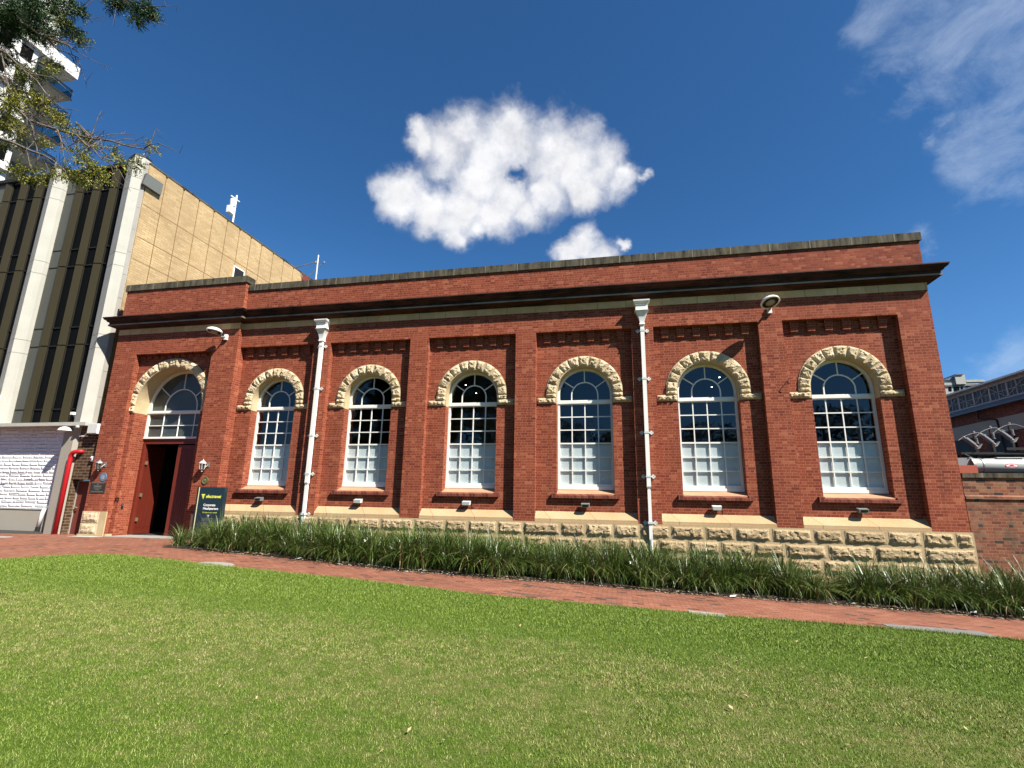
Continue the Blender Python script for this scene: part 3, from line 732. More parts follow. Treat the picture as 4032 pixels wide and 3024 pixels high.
def disc_light(label, wall, ctr, tilt, rad=.29):
    t = thing('floodlight', label, 'floodlight', wall, 'round floodlights high on the walls')
    wx, wy, wz = wall; c = Vector(ctr)
    B = MB(); B.box(wx - .06, wx + .06, wy - .10, wy - .001, wz - .11, wz + .11); B.build('bracket', M_WHITE2, t)
    A = MB(); A.tube([(wx - .02, wy - .08, wz), (wx - .04, (wy + c.y) / 2, wz - .04), (c.x, c.y + rad * .7, c.z - .05)], .035, 8); A.build('arm', M_STEELGREY, t)
    Rm = Matrix.Rotation(tilt[2], 3, 'Z') @ Matrix.Rotation(tilt[0], 3, 'X')
    H = MB(); H.smooth = True
    H.lathe([(.001, .13), (rad * .55, .12), (rad * .85, .075), (rad * .97, .03), (rad, 0), (rad, -.03), (rad * .86, -.035), (rad * .84, .0), (.001, .02)], c, 32, Rm)
    H.build('housing', M_WHITE2, t)
    L = MB(); L.smooth = True; L.lathe([(rad * .83, -.018), (.001, -.018), ], c, 28, Rm); L.build('lens', M_LENS, t)
    Q = MB(); Q.smooth = True; Q.lathe([(rad * .46, -.0185), (rad * .5, -.03), (rad * .3, -.05), (.001, -.055)], c, 20, Rm); Q.build('bulb_cover', M_BULB, t)
    return t
M_LENS = material('brown_lamp_glass', paint((.16, .085, .055, 1), (.10, .06, .04, 1), .6, .12), spec=.5)
M_BULB = material('lamp_reflector', paint((.42, .38, .30, 1), (.2, .17, .13, 1), .8, .15, 9.0), spec=.6)
disc_light('round grey floodlight under the cornice between the two rightmost arched windows', (19.65, 0, 7.24), (19.56, -.50, 7.34), (R(-24), 0, R(24)))
disc_light('round white floodlight under the cornice at the upper right of the arched doorway', (-.55, -.17, 7.28), (-.72, -.66, 7.40), (R(-6), 0, R(-35)))
disc_light('round white floodlight on the concrete office pier at the left edge of the photo', (-11.62, -.21, 5.05), (-12.0, -.62, 5.35), (R(-4), 0, R(-20)))

for k in range(6):
    x = 4.0 * k + 1.64
    nm = ['window nearest the doorway', 'second window from the doorway', 'third window from the doorway', 'fourth window from the doorway, left of the second downpipe', 'fifth window from the doorway, right of the second downpipe', 'sixth window, at the far right end']
    t = thing('bulkhead_light', 'small boxy grey uplight below the ' + nm[k], 'wall light', (x, D, .99), 'small uplights under the windows')
    B = MB(); B.hexa([(x - .12, .02, .915), (x + .12, .02, .915), (x + .13, .17, .93), (x - .13, .17, .93)], [(x - .13, .0, 1.02), (x + .13, .0, 1.02), (x + .14, .17, 1.06), (x - .14, .17, 1.06)])
    B.box(x - .05, x + .05, .17, D - .001, .95, 1.03)
    B.build('lamp_body', [M_STEELGREY, M_WHITE2, M_CLIP][[0, 2, 2, 0, 2, 0][k]], t)
    if k in (3, 5, 0):
        G = MB(); G.poly([(x - .085, .0, .935), (x + .1, .0, .935), (x + .108, -.004, 1.01), (x - .09, -.004, 1.01)]); G.build('lens', M_TGLASS, t)
    if k in (2, 4):
        G = MB(); G.tube([(x + .13, .2, .99), (x + .17, .222, .96), (x + .18, .222, .85), (x + .17, .222, .78)], .008, 5); G.build('cable', M_DARK, t)

def lantern(x, label, silver):
    t = thing('wall_lantern', label, 'lantern', (x, DF, 2.2), 'lanterns either side of the doorway')
    y = DF - .17
    A = MB(); A.box(x - .05 + .1, x + .05 + .1, DF - .02, DF - .0005, 2.12, 2.30); A.tube([(x + .1, DF - .02, 2.22), (x + .09, y + .02, 2.10), (x, y, 2.06)], .016, 8); A.build('arm', M_STEELGREY, t)
    m = M_CLIP if silver else M_STEELGREY
    H = MB(); H.smooth = False
    H.lathe([(.001, .47), (.02, .45), (.012, .42), (.03, .40), (.07, .375), (.125, .315), (.132, .295), (.11, .285)], (x, y, 1.96), 6)
    H.lathe([(.001, -.02), (.025, -.01), (.02, .03), (.07, .06), (.09, .075), (.001, .08)], (x, y, 1.96), 6)
    for k in range(6):
        a = k * math.pi / 3; H.tube([(x + .085 * math.cos(a), y + .085 * math.sin(a), 2.035), (x + .108 * math.cos(a), y + .108 * math.sin(a), 2.247)], .009, 4)
    H.build('cage', m, t)
    G = MB(); G.loft([[(x + r * math.cos(k * math.pi / 3), y + r * math.sin(k * math.pi / 3), z) for k in range(6)] for r, z in ((.08, 2.036), (.102, 2.246))]); G.build('glass', M_SMOKE, t)
    B = MB(); B.lathe([(.001, .07), (.035, .075), (.02, .13), (.04, .2), (.001, .22)], (x, y, 1.97), 8); B.build('lamp', M_CLIP, t)
M_SMOKE = glass_mat('dusty_lantern_glass', (.6, .58, .52), .8, .2, .7)
lantern(-5.42, 'grey metal lantern on the brick pier left of the doorway, above the blue plaque', False)
lantern(-.62, 'white metal lantern on the brick pier right of the doorway, above the dark sign', True)

def text_mesh(s, size, M4, mat, name, parent, extrude=.003, align='LEFT', bold=0.0, shear=0.0):
    c = bpy.data.curves.new('lettering', 'FONT'); c.body = s; c.size = size; c.extrude = extrude; c.align_x = align; c.offset = bold; c.shear = shear
    o = bpy.data.objects.new('lettering', c); col.objects.link(o)
    dg = bpy.context.evaluated_depsgraph_get()
    me = bpy.data.meshes.new_from_object(o.evaluated_get(dg)); bpy.data.objects.remove(o)
    me.transform(M4); me.materials.clear(); me.materials.append(mat)
    return link(name, me, parent)
def wallM(x, y, z, rz=0): return Matrix.Translation((x, y, z)) @ Matrix.Rotation(rz, 4, 'Z') @ Matrix.Rotation(R(90), 4, 'X')
M_BRONZE = material('dark_bronze', paint((.030, .026, .02, 1), (.06, .055, .045, 1), .5, .4), spec=.4)
M_RAISED = material('raised_bronze_lettering', color=(.17, .16, .13), rough=.45, spec=.4)
M_BLUE = material('blue_grey_enamel', paint((.13, .20, .32, 1), (.2, .26, .34, 1), .6, .4, 12), spec=.3)
M_VERD = material('green_bronze', paint((.13, .145, .055, 1), (.07, .08, .03, 1), .7, .4, 14), spec=.3)
t = thing('round_plaque', 'round blue plaque on the brick pier below the left lantern', 'plaque', (-5.30, DF, 1.72))
P = MB(); P.lathe([(.001, .012), (.165, .012), (.17, 0), (.001, 0)], (-5.30, DF - .001, 1.72), 28, Matrix.Rotation(R(90), 3, 'X')); P.build('disc', M_BLUE, t)
P = MB(); P.box(-5.38, -5.22, DF - .016, DF - .0135, 1.71, 1.73); P.box(-5.36, -5.24, DF - .016, DF - .0135, 1.76, 1.775); P.box(-5.35, -5.25, DF - .016, DF - .0135, 1.66, 1.675); P.build('raised_band', M_CLIP, t)
t = thing('round_plaque', 'small round green bronze plaque between the right lantern and the dark sign', 'plaque', (-.56, DF, 1.63))
P = MB(); P.lathe([(.001, .02), (.10, .02), (.11, .028), (.135, .028), (.14, 0), (.001, 0)], (-.56, DF - .001, 1.63), 28, Matrix.Rotation(R(90), 3, 'X')); P.build('disc', M_VERD, t)
P = MB(); P.lathe([(.001, .03), (.03, .03), (.05, .021), (.001, .02)], (-.57, DF - .001, 1.635), 12, Matrix.Rotation(R(90), 3, 'X')); P.build('emblem', M_BRASS, t)
t = thing('name_plaque', 'dark rectangular bronze plaque on the brick pier left of the doorway', 'plaque', (-5.47, DF, 1.31))
P = MB(); P.box(-5.82, -5.10, DF - .02, DF - .0005, 1.115, 1.515); P.build('plate', M_BRONZE, t)
P = MB()
for z, a, b in ((1.475, -5.75, -5.18), (1.42, -5.52, -5.42), (1.365, -5.68, -5.26), (1.335, -5.62, -5.32), (1.28, -5.66, -5.28), (1.22, -5.56, -5.38), (1.15, -5.76, -5.16)):
    x = a
    rnd = random.Random(int(z * 1000))
    while x < b:
        l = rnd.uniform(.03, .09); P.box(x, min(b, x + l), DF - .023, DF - .0201, z, z + .022); x += l + .018
for a, b, z0, z1 in ((-5.815, -5.105, 1.505, 1.512), (-5.815, -5.105, 1.118, 1.125)): P.box(a, b, DF - .024, DF - .0201, z0, z1)
P.build('lettering', M_RAISED, t)
n1 = text_mesh('52', .21, wallM(-4.80, DY - .012, .80), M_DARK, 'house_number', None, .01)
tag(n1, 'dark metal number 52 on the brick left of the doorway', 'house number')
n1 = text_mesh('52', .20, wallM(-1.42, DY - .012, .80), M_DARK, 'house_number', None, .01)
tag(n1, 'dark metal house number on the brick right of the doorway, beside the dark sign', 'house number')
t = thing('intercom', 'small black intercom on the brick jamb left of the open door', 'intercom', (-4.55, .25, .62))
P = MB(); P.box(DC - DH + .0005, DC - DH + .03, .22, .30, .53, .70); P.build('case', M_DARK, t)
P = MB(); P.box(DC - DH + .0302, DC - DH + .034, .24, .28, .63, .67); P.build('button', M_STEELGREY, t)

# dark green sign standing among the plants
M_SIGN = material('dark_teal_sign_panel', paint((.012, .034, .046, 1), (.02, .045, .055, 1), .4, .25), spec=.5)
M_LIME = material('lime_yellow_letters', color=(.72, .74, .10), rough=.5)
M_LETW = material('white_letters', color=(.78, .78, .76), rough=.5)
t = thing('company_sign', 'dark teal upright sign with yellow and white lettering standing in the plants beside the doorway', 'sign', (.2, -.6, -.5))
sx0, sx1, sy = -.32, .72, -.62
P = MB(); P.box(sx0, sx1, sy, sy + .16, -.5, 1.38); P.build('panel', M_SIGN, t)
P = MB(); P.box(sx0 - .13, sx0 - .045, sy + .02, sy + .14, -.5, 1.38); P.build('post', M_DARK, t)
P = MB(); P.box(sx0 - .0448, sx0 - .0005, sy + .005, sy + .15, -.5, 1.375); P.build('edge_strip', M_CREAM, t)
text_mesh('electranet', .155, wallM(sx0 + .30, sy - .002, 1.0), M_LIME, 'wordmark', t, .002, bold=.0035, shear=.18)
L = MB(); lx, lz = sx0 + .11, 1.0
L.prism_y([(lx, lz + .13), (lx + .15, lz + .13), (lx + .135, lz + .085), (lx + .015, lz + .085)], sy - .004, sy - .0005)
L.prism_y([(lx + .02, lz + .078), (lx + .125, lz + .078), (lx + .11, lz + .035), (lx + .045, lz + .035)], sy - .004, sy - .0005)
L.prism_y([(lx + .05, lz + .028), (lx + .12, lz + .028), (lx + .085, lz - .05)], sy - .004, sy - .0005)
L.build('emblem', M_LIME, t)
text_mesh('Corporate', .115, wallM(sx0 + .25, sy - .002, .71), M_LETW, 'heading', t, .002, bold=.002)
text_mesh('Headquarters', .115, wallM(sx0 + .25, sy - .002, .585), M_LETW, 'heading', t, .002, bold=.002)
text_mesh('52-55 East Terrace, Adelaide', .052, wallM(sx0 + .25, sy - .002, .465), M_LIME, 'address', t, .001)
L = MB(); ax = sx0 + .52
L.box(ax - .006, ax + .006, sy - .004, sy - .0005, .32, .41); L.prism_y([(ax - .035, .385), (ax, .35), (ax + .035, .385), (ax + .035, .40), (ax, .365), (ax - .035, .40)], sy - .0045, sy - .0006)
L.build('arrow_mark', M_LETW, t)
L = MB(); rnd = random.Random(4)
for i, z in enumerate((.27, .225, .18, .12, .075, .03)):
    x = sx0 + .26; e = sx0 + (.72 if i not in (1, 4) else .62)
    while x < e:
        l = rnd.uniform(.02, .07); L.box(x, min(x + l, e), sy - .003, sy - .0005, z, z + .018); x += l + .012
L.build('small_print', M_STEELGREY, t)

# ================================================================== office block on the left
OF = Vector((-12, 6, -.6))
off = thing('office_block', 'tall office block with pale concrete piers, bronze fins and a yellow brick side wall', 'building', OF)
YW = -6.70
def pier(xr, last=False):
    P = MB()
    joints = [3.93, 7.17, 7.79, 11.03, 11.64, 14.88, 15.47, 16.58]
    for a, b in zip(joints, joints[1:]):
        if b > 16: b2 = b
        else: b2 = b - .018
        P.hexa([(xr - .60, .02, a), (xr, -.20, a), (xr + .25, .085, a), (xr + .25, .40, a), (xr - .60, .40, a)], [(xr - .60, .02, b2), (xr, -.20, b2), (xr + .25, .085, b2), (xr + .25, .40, b2), (xr - .60, .40, b2)])
    P.hexa([(xr - .58, .04, 3.93), (xr, -.17, 3.93), (xr + .23, .10, 3.93), (xr + .23, .39, 3.93), (xr - .58, .39, 3.93)], [(xr - .58, .04, 16.5), (xr, -.17, 16.5), (xr + .23, .10, 16.5), (xr + .23, .39, 16.5), (xr - .58, .39, 16.5)])
    o = P.build('pier', M_CONC, off)
    C = MB(); C.hexa([(xr - .62, .0, 16.581), (xr, -.22, 16.581), (xr + .27, .08, 16.581), (xr + .27, .42, 16.581), (xr - .62, .42, 16.581)], [(xr - .62, .0, 16.66), (xr, -.22, 16.66), (xr + .27, .08, 16.66), (xr + .27, .42, 16.66), (xr - .62, .42, 16.66)])
    C.build('cap', M_DARK, o)
for xr in (-7.0, -11.62, -16.24): pier(xr)
P = MB()
zj = 3.95
while zj < 16.4:
    zn = min(zj + 1.12, 16.45); P.hexa([(-6.75, .10, zj), (-6.69, .26, zj), (-6.79, .30, zj), (-6.80, .12, zj)], [(-6.75, .10, zn - .012), (-6.69, .26, zn - .012), (-6.79, .30, zn - .012), (-6.80, .12, zn - .012)]); zj = zn
P.build('corner_strip', M_CONCG, off)
G = MB(); G.box(-21, -7.0, .30, .34, 3.95, 16.3); G.build('dark_glazing', M_DARKGL, off)
zb = [3.96, 7.52, 11.40, 15.31, 16.36]
for bay in (-11.62, -16.24):
    for i in range(3):
        xa = bay + .85 + 1.02 * i + .12
        for a, b in zip(zb, zb[1:]):
            F = MB(); F.hexa([(xa, .165, a), (xa + .33, .24, a), (xa + .33, .28, a), (xa, .28, a)], [(xa, .165, b - .05), (xa + .33, .24, b - .05), (xa + .33, .28, b - .05), (xa, .28, b - .05)])
            F.build('fin', M_GOLD, off)
Fm = MB()
for bay in (-11.62, -16.24):
    for z in (4.6, 7.49, 8.35, 11.37, 12.25, 15.28): Fm.box(bay + .30, bay + 4.0, .262, .298, z - .03, z + .03)
    for i in range(3):
        xa = bay + .85 + 1.02 * i + .12; Fm.box(xa + .38, xa + .40, .245, .2975, 3.96, 16.3)
Fm.build('mullion', M_STEELDK, off)
for bay in (-11.62, -16.24):
    F = MB()
    for a, b in ((3.96, 7.45), (7.52, 11.33), (11.4, 15.25), (15.31, 16.36)): F.box(bay + .27, bay + .93, .27, .2985, a, b)
    F.build('side_panel', M_GREYPANEL, off)
P = MB(); P.box(-21, -6.9, .14, .42, 16.36, 16.52); P.build('roof_edge', M_DARK, off)
# yellow brick side wall with movement joints, capping and slot windows
P = MB(); P.box(-22, YW, .32, 17.2, 3.92, 16.40)
P.build('side_wall', M_YBRICK, off)
J = MB()
M_JNT = material('brown_movement_joint', color=(.17, .10, .04), rough=.9)
ys = [.36, 1.25, 2.28, 3.28, 4.31, 5.32, 6.29, 7.25, 8.2, 9.3, 10.35, 11.4, 12.4]
for y in ys[1:]: J.box(YW - .001, YW + .006, y - .018, y + .018, 3.92, 16.38)
for i, z in enumerate((14.31, 12.68, 11.56, 9.9, 8.8)):
    for k, (a, b) in enumerate(zip(ys, ys[1:])):
        dz = 0 if k % 2 == 0 or i % 2 else .0
        J.box(YW - .001, YW + .005, a + .02, b - .02, z - .014 + dz, z + .014 + dz)
J.build('movement_joint', M_JNT, off)
J = MB(); J.box(-22, YW + .03, .30, 17.2, 16.402, 16.47)
for y in ys[1:]: J.box(YW + .001, YW + .04, y - .05, y + .05, 16.33, 16.401)
J.build('capping', M_COPING, off)
J = MB(); J.box(-22, YW + .02, 12.45, 17.25, 3.9, 16.395); J.build('red_end_panel', M_REDDOOR, off)
J = MB(); J.hexa([(YW - .1, .12, 15.16), (YW + .16, .02, 15.16), (YW + .16, 1.0, 15.16), (YW - .1, 1.05, 15.16)], [(YW - .1, .18, 15.78), (YW + .16, .14, 15.78), (YW + .16, 1.02, 15.78), (YW - .1, 1.05, 15.78)])
J.build('wall_vent', material('grey_green_vent_paint', paint((.15, .165, .155, 1), (.11, .12, .11, 1), .5, .6), spec=.15), off)
for y0 in (6.25, 8.6):
    J = MB(); J.box(YW - .02, YW + .03, y0, y0 + .85, 13.0 - (0 if y0 < 7 else .6), 14.05 - (0 if y0 < 7 else .6)); o = J.build('slot_window', M_WHITE2, off)
    J = MB(); J.box(YW + .0301, YW + .036, y0 + .07, y0 + .78, 13.07 - (0 if y0 < 7 else .6), 13.98 - (0 if y0 < 7 else .6)); J.build('pane', M_DARK, o)
# ground storey
P = MB(); P.box(-22, -6.66, -.24, .45, 3.80, 3.94); P.build('ledge', M_CONC, off)
P = MB(); P.hexa([(-7.94, .0, -.75), (-7.36, -.04, -.75), (-7.16, .12, -.75), (-7.16, .42, -.75), (-7.94, .42, -.75)], [(-7.94, .0, 3.80), (-7.36, -.04, 3.80), (-7.16, .12, 3.80), (-7.16, .42, 3.80), (-7.94, .42, 3.80)])
P.build('ground_pier', M_RENDER, off)
def whitestone(n):
    P = n.obj(); x, y, z = n.sep(P)
    v1 = n.m('DIVIDE', z, .155); row = n.m('FLOOR', v1); fv = n.m('FRACT', v1)
    wv = n.white(n.xyz(row, 1.0, 4.0)); L = n.m('ADD', .38, n.m('MULTIPLY', wv, .35))
    u1 = n.m('ADD', n.m('DIVIDE', x, L), n.m('MULTIPLY', wv, 7.0)); cell = n.m('FLOOR', u1); fu = n.m('FRACT', u1)
    rid = n.white(n.xyz(cell, row, 1.0))
    d = n.m('MINIMUM', n.m('MULTIPLY', n.m('MINIMUM', fu, n.m('SUBTRACT', 1.0, fu)), .4), n.m('MULTIPLY', n.m('MINIMUM', fv, n.m('SUBTRACT', 1.0, fv)), .155))
    f = n.noise(P, 14, 5, .65)
    d2 = n.m('ADD', d, n.m('MULTIPLY', n.m('SUBTRACT', f, .5), .03))
    j = n.mr(d2, .006, .02, 1, 0)
    c = n.ramp(rid, [(0, (.56, .59, .60)), (.4, (.70, .73, .74)), (1, (.78, .81, .82))])
    c = n.mix(j, c, (.80, .84, .86, 1))
    h = n.m('ADD', n.m('MULTIPLY', n.mr(d2, 0, .045), n.m('ADD', .4, rid)), n.m('MULTIPLY', f, .3))
    return {'Base Color': c, 'Normal': n.bump(h, 1.0, .05)}
M_WSTONE = material('whitewashed_stone', whitestone, rough=.9, spec=.15, alb=1)
P = MB(); P.box(-22, -7.945, .32, .6, .41, 3.799)
rnd = random.Random(11)
z = .43
while z < 3.75:
    h = rnd.choice((.09, .14, .22, .30)); x = -16.0
    while x < -7.99:
        l = rnd.choice((.2, .32, .5, .62, .85))
        if x + l > -7.95: l = -7.95 - x
        if rnd.random() < .75: P.box(x + .012, x + l - .012, .32 - rnd.uniform(.005, .022), .3195, z + .008, min(z + h - .008, 3.79))
        x += l
    z += h
P.build('stone_panel', M_WSTONE, off)
P = MB(); P.box(-22, -7.945, .30, .6, -.8, .385); P.build('rendered_base', M_RENDER, off)
P = MB(); P.box(-22, -7.945, .275, .6, .386, .412); P.build('base_ledge', M_CONC, off)
# brown brick infill with the side door
P = MB(); P.box(-7.15, XL - .005, .05, .5, 1.62, 3.90); P.box(-7.155, -7.10, .05, .5, -.8, 1.619)
inf = tag(P.build('infill_wall', M_BRBRICK), 'narrow brown brick wall above the red side door, between the office and the hall', 'wall')
P = MB(); P.box(-7.095, XL - .01, .34, .40, -.62, 1.55)
dd = tag(P.build('side_door', M_REDDOOR), 'plain red steel door in the narrow gap beside the hall', 'door')
P = MB(); P.tube([(-6.98, .34, .52), (-6.98, .27, .52), (-6.90, .25, .51), (-6.80, .25, .50)], .02, 8); P.build('handle', M_STEELGREY, dd)
P = MB(); P.box(-7.0945, -7.065, .30, .3395, -.62, 1.55); P.box(-7.064, XL - .011, .30, .3395, 1.551, 1.60); P.build('frame', M_CONCG, dd)
M_REDPIPE = material('bright_red_pipe_paint', paint((.56, .014, .02, 1), (.42, .014, .02, 1), .5, .35), spec=.4)
P = MB(); P.smooth = True
P.tube([(-7.22, -.10, -.60), (-7.22, -.10, 2.45), (-7.20, -.11, 2.60), (-7.12, -.12, 2.70), (-6.98, -.11, 2.74), (-6.86, -.02, 2.75), (-6.82, .06, 2.75)], .085, 14)
rp = tag(P.build('red_pipe', M_REDPIPE), 'bright red fire service pipe rising beside the side door', 'pipe')
P = MB(); P.lathe([(.001, 0), (.15, 0), (.15, .05), (.09, .09), (.001, .09)], (-7.22, -.10, -.60), 16); P.build('base_collar', M_REDDOOR, rp)
t = thing('white_drainpipe', 'short white drainpipe with a black foot at the base of the office wall', 'pipe', (-9.4, .85, -.5))
P = MB(); P.smooth = True; P.tube([(-8.44, .27, .44), (-8.46, .22, .32), (-8.52, .20, -.30)], .075, 12); P.build('pipe', M_WHITE2, t)
P = MB(); P.tube([(-8.52, .20, -.30), (-8.525, .20, -.46), (-8.56, .14, -.51)], .085, 12); P.build('foot', M_DARK, t)
t = thing('meter_box', 'white electrical box high in the gap between the office and the hall', 'electrical box', (-6.2, .05, 3.7))
P = MB(); P.box(-6.52, -6.02, -.21, .049, 3.46, 3.87); P.build('case', M_WHITE2, t)
P = MB(); P.box(-6.50, -6.04, -.222, -.2105, 3.48, 3.85); P.build('door', M_CLIP, t)
P = MB(); P.tube([(-7.1, -.02, 3.38), (-6.75, -.02, 3.38)], .022, 6); P.lathe([(.001, 0), (.05, .01), (.05, .06), (.001, .07)], (-6.72, -.02, 3.35), 10)
tag(P.build('pipe_stub', M_WHITE2), 'thin white conduit stub below the meter box', 'conduit')
t = thing('alarm_bell', 'round white alarm on the brown brick beside the hall corner', 'alarm', (-6.22, .05, 2.45))
P = MB(); P.lathe([(.001, .10), (.06, .095), (.105, .07), (.12, .03), (.12, 0), (.001, 0)], (-6.24, .049, 2.45), 20, Matrix.Rotation(R(90), 3, 'X')); P.build('dome', M_WHITE2, t)
P = MB(); P.lathe([(.001, .135), (.035, .13), (.04, .10), (.001, .09)], (-6.24, .049, 2.45), 12, Matrix.Rotation(R(90), 3, 'X')); P.build('hub', M_REDDOOR, t)
t = thing('dome_light', 'white dome light under the office ledge', 'wall light', (-7.55, -.1, 3.65))
P = MB(); P.smooth = True; P.lathe([(.001, .17), (.10, .155), (.19, .10), (.24, .02), (.25, 0), (.001, -.002)], (-7.60, -.26, 3.58), 22); P.build('shade', M_WHITE2, t)
P = MB(); P.tube([(-7.60, -.03, 3.70), (-7.60, -.26, 3.74)], .03, 8); P.build('arm', M_STEELGREY, t)
t = thing('security_camera', 'small white dome camera under the right end of the office ledge', 'camera', (-7.05, -.1, 3.7))
P = MB(); P.smooth = True; P.lathe([(.001, -.09), (.05, -.07), (.075, -.02), (.08, .03), (.001, .04)], (-7.02, -.22, 3.755), 14); P.build('dome', M_CLIP, t)
P = MB(); P.lathe([(.001, -.105), (.03, -.095), (.03, -.05), (.001, -.04)], (-7.02, -.23, 3.75), 10); P.build('lens', M_DARK, t)
for (x, y, z, lb) in ((-7.42, -.16, 4.30, 'small white box camera on the corner pier just above the ledge'), (-11.75, -.26, 5.42, 'upper small white box camera on the left concrete pier'), (-11.78, -.26, 4.98, 'lower small white box camera on the left concrete pier')):
    t = thing('box_camera', lb, 'camera', (x, y + .1, z), 'small cameras on the office piers')
    P = MB(); P.box(x - .07, x + .07, y - .12, y, z - .05, z + .06); P.build('body', M_WHITE2, t)
    P = MB(); P.tube([(x, y - .02, z - .05), (x - .03, y + .06, z - .14), (x - .03, y + .16, z - .14)], .018, 6); P.build('bracket', M_STEELGREY, t)

# roof aerials
t = thing('antenna_mast', 'white pole with two box antennas on the yellow brick roof edge', 'antenna', (-6.95, 5.95, 16.4))
P = MB(); P.tube([(-6.95, 5.95, 16.3), (-6.95, 5.95, 18.4)], .05, 8); P.tube([(-6.95, 5.55, 18.13), (-6.95, 6.2, 18.13)], .045, 6); P.build('pole', M_WHITE2, t)
P = MB(); P.box(-7.02, -6.78, 5.42, 5.80, 17.02, 17.45); P.build('antenna_box', M_WHITE2, t)
P = MB(); P.smooth = True; P.lathe([(.001, 0), (.15, 0), (.16, .02), (.16, .44), (.15, .46), (.001, .46)], (-6.9, 5.70, 17.5), 16); P.build('drum', M_WHITE2, t)
t = thing('aerial_pole', 'thin pale aerial with cross arms at the back of the hall roof', 'antenna', (-5.3, 12, 9))
P = MB(); P.tube([(-5.3, 12, 8.7), (-5.3, 12, 17.47)], .05, 8); P.build('pole', M_CLIP, t)
P = MB(); P.tube([(-7.04, 12, 16.69), (-5.49, 12, 16.95), (-5.32, 11.96, 16.9)], .035, 6); P.tube([(-6.0, 12, 15.85), (-5.3, 12.02, 16.45), (-4.81, 12, 16.89)], .028, 6); P.build('brace', M_STEELGREY, t)
P = MB(); P.lathe([(.001, 0), (.07, .01), (.07, .1), (.001, .11)], (-4.81, 12, 16.84), 8); P.lathe([(.001, 0), (.08, .01), (.08, .16), (.001, .17)], (-5.45, 12, 16.86), 8); P.build('antenna', M_STEELGREY, t)

# ================================================================== apartment tower far behind the office (top left)
M_TWHITE = material('white_tower_paint', paint((.78, .78, .75, 1), (.6, .6, .57, 1), .3, .6, .3), spec=.2)
M_TGREY = material('tower_soffit_grey', paint((.55, .54, .50, 1), (.42, .41, .38, 1), .4, .7, .5), spec=.2)
M_BALGLASS = glass_mat('blue_green_balcony_glass', (.62, .76, .76), .25, .02, .9)
tw = thing('apartment_tower', 'tall white apartment tower with cantilevered balconies behind the conifer', 'building', (-62, 6, -.6))
P = MB(); P.box(-82, -48.2, -14, 18.6, -1, 72); P.box(-82, -52, 18.601, 22.2, -1, 72); P.build('wall', M_TWHITE, tw)
first = None
for i in range(3, -9, -1):
    z = 49.95 - 3.1 * (3 - i)
    S = MB(); S.box(-51.98, -48.0, 18.61, 22.5, z - .22, z); sl = S.build('balcony', M_TGREY if i != 3 else M_TWHITE, tw)
    if i == 3:
        S = MB(); S.box(-51.98, -47.9, 22.45, 22.6, z - .3, z + 1.28); S.box(-48.05, -47.9, 18.4, 22.449, z - .3, z + 1.28); S.build('parapet', M_TWHITE, sl)
    else:
        S = MB(); S.box(-48.06, -48.03, 18.7, 22.5, z + .02, z + 1.12); S.box(-51.9, -48.07, 22.44, 22.47, z + .02, z + 1.12); S.build('balustrade', M_BALGLASS, sl)
        S = MB(); S.box(-48.09, -48.0, 18.65, 22.55, z + 1.121, z + 1.18); S.box(-51.9, -48.091, 22.42, 22.5, z + 1.121, z + 1.18); S.box(-48.02, -47.97, 18.65, 22.6, z - .26, z + .0)
        for k in range(3): S.box(-48.1, -48.061, 18.7 + 1.85 * k, 18.76 + 1.85 * k, z, z + 1.12)
        S.build('rail', M_DARK, sl)
    S = MB()
    S.box(-51.99, -51.90, 19.2, 21.6, z + .05, z + 2.3)
    for k in range(16): S.box(-48.199, -48.15, -13 + 2.0 * k, -11.9 + 2.0 * k, z + .75, z + 2.45)
    S.build('window', M_DARKGL, tw)
    S = MB()
    for k in range(16): S.box(-48.199, -47.9, -13.5 + 2.0 * k, -13.25 + 2.0 * k, z - .15, z + 2.75)
    S.box(-48.199, -47.7, -14, 18.6, z - .35, z - .151); S.build('fin', M_TWHITE, tw)

# ================================================================== right of the hall
bw = thing('boundary_wall', 'weathered orange brick wall with a dark coping, joining the right end of the hall', 'wall', (30, .2, -1.5))
P = MB(); P.box(PX1 + .004, 42, .06, .42, -2.2, 1.95)
P.hexa([(PX1 + .004, .02, 1.36), (42, .02, 1.36), (42, .059, 1.36), (PX1 + .004, .059, 1.36)], [(PX1 + .004, .02, 1.43), (42, .02, 1.43), (42, .059, 1.47), (PX1 + .004, .059, 1.47)])
P.build('wall', M_BRICK_OLD, bw)
P = MB(); P.box(PX1 + .003, 42, .01, .47, 1.951, 2.08); P.build('coping', M_COPING, bw)
M_TANK = material('pale_grey_green_tank_paint', paint((.46, .50, .45, 1), (.36, .39, .35, 1), .4, .3), spec=.5)
M_INS = material('grey_porcelain', paint((.20, .22, .25, 1), (.14, .16, .18, 1), .4, .6), spec=.12)
tk = thing('oil_tank', 'pale grey green cylindrical tank with a red oval badge behind the boundary wall', 'tank', (28.5, 4.1, 2.0))
Rx = Matrix.Rotation(R(90), 3, 'Y')
P = MB(); P.smooth = True; P.lathe([(.001, .0), (.18, .0), (.25, .02), (.26, .06), (.26, 5.2), (.001, 5.25)], (26.92, 4.25, 2.57), 28, Rx); P.build('shell', M_TANK, tk)
P = MB(); P.lathe([(.001, -.03), (.30, -.03), (.30, .05), (.262, .05)], (26.92, 4.25, 2.57), 28, Rx)
P.lathe([(.262, 0), (.275, 0), (.275, .04), (.262, .04)], (27.2, 4.25, 2.57), 28, Rx); P.build('end_flange', M_STEELGREY, tk)
P = MB(); P.box(26.4, 26.915, 4.1, 4.5, 2.35, 2.84); P.build('end_housing', M_STEELGREY, tk)
P = MB(); P.box(27.7, 28.5, 4.1, 4.4, 2.831, 2.86); P.build('top_plate', M_CLIP, tk)
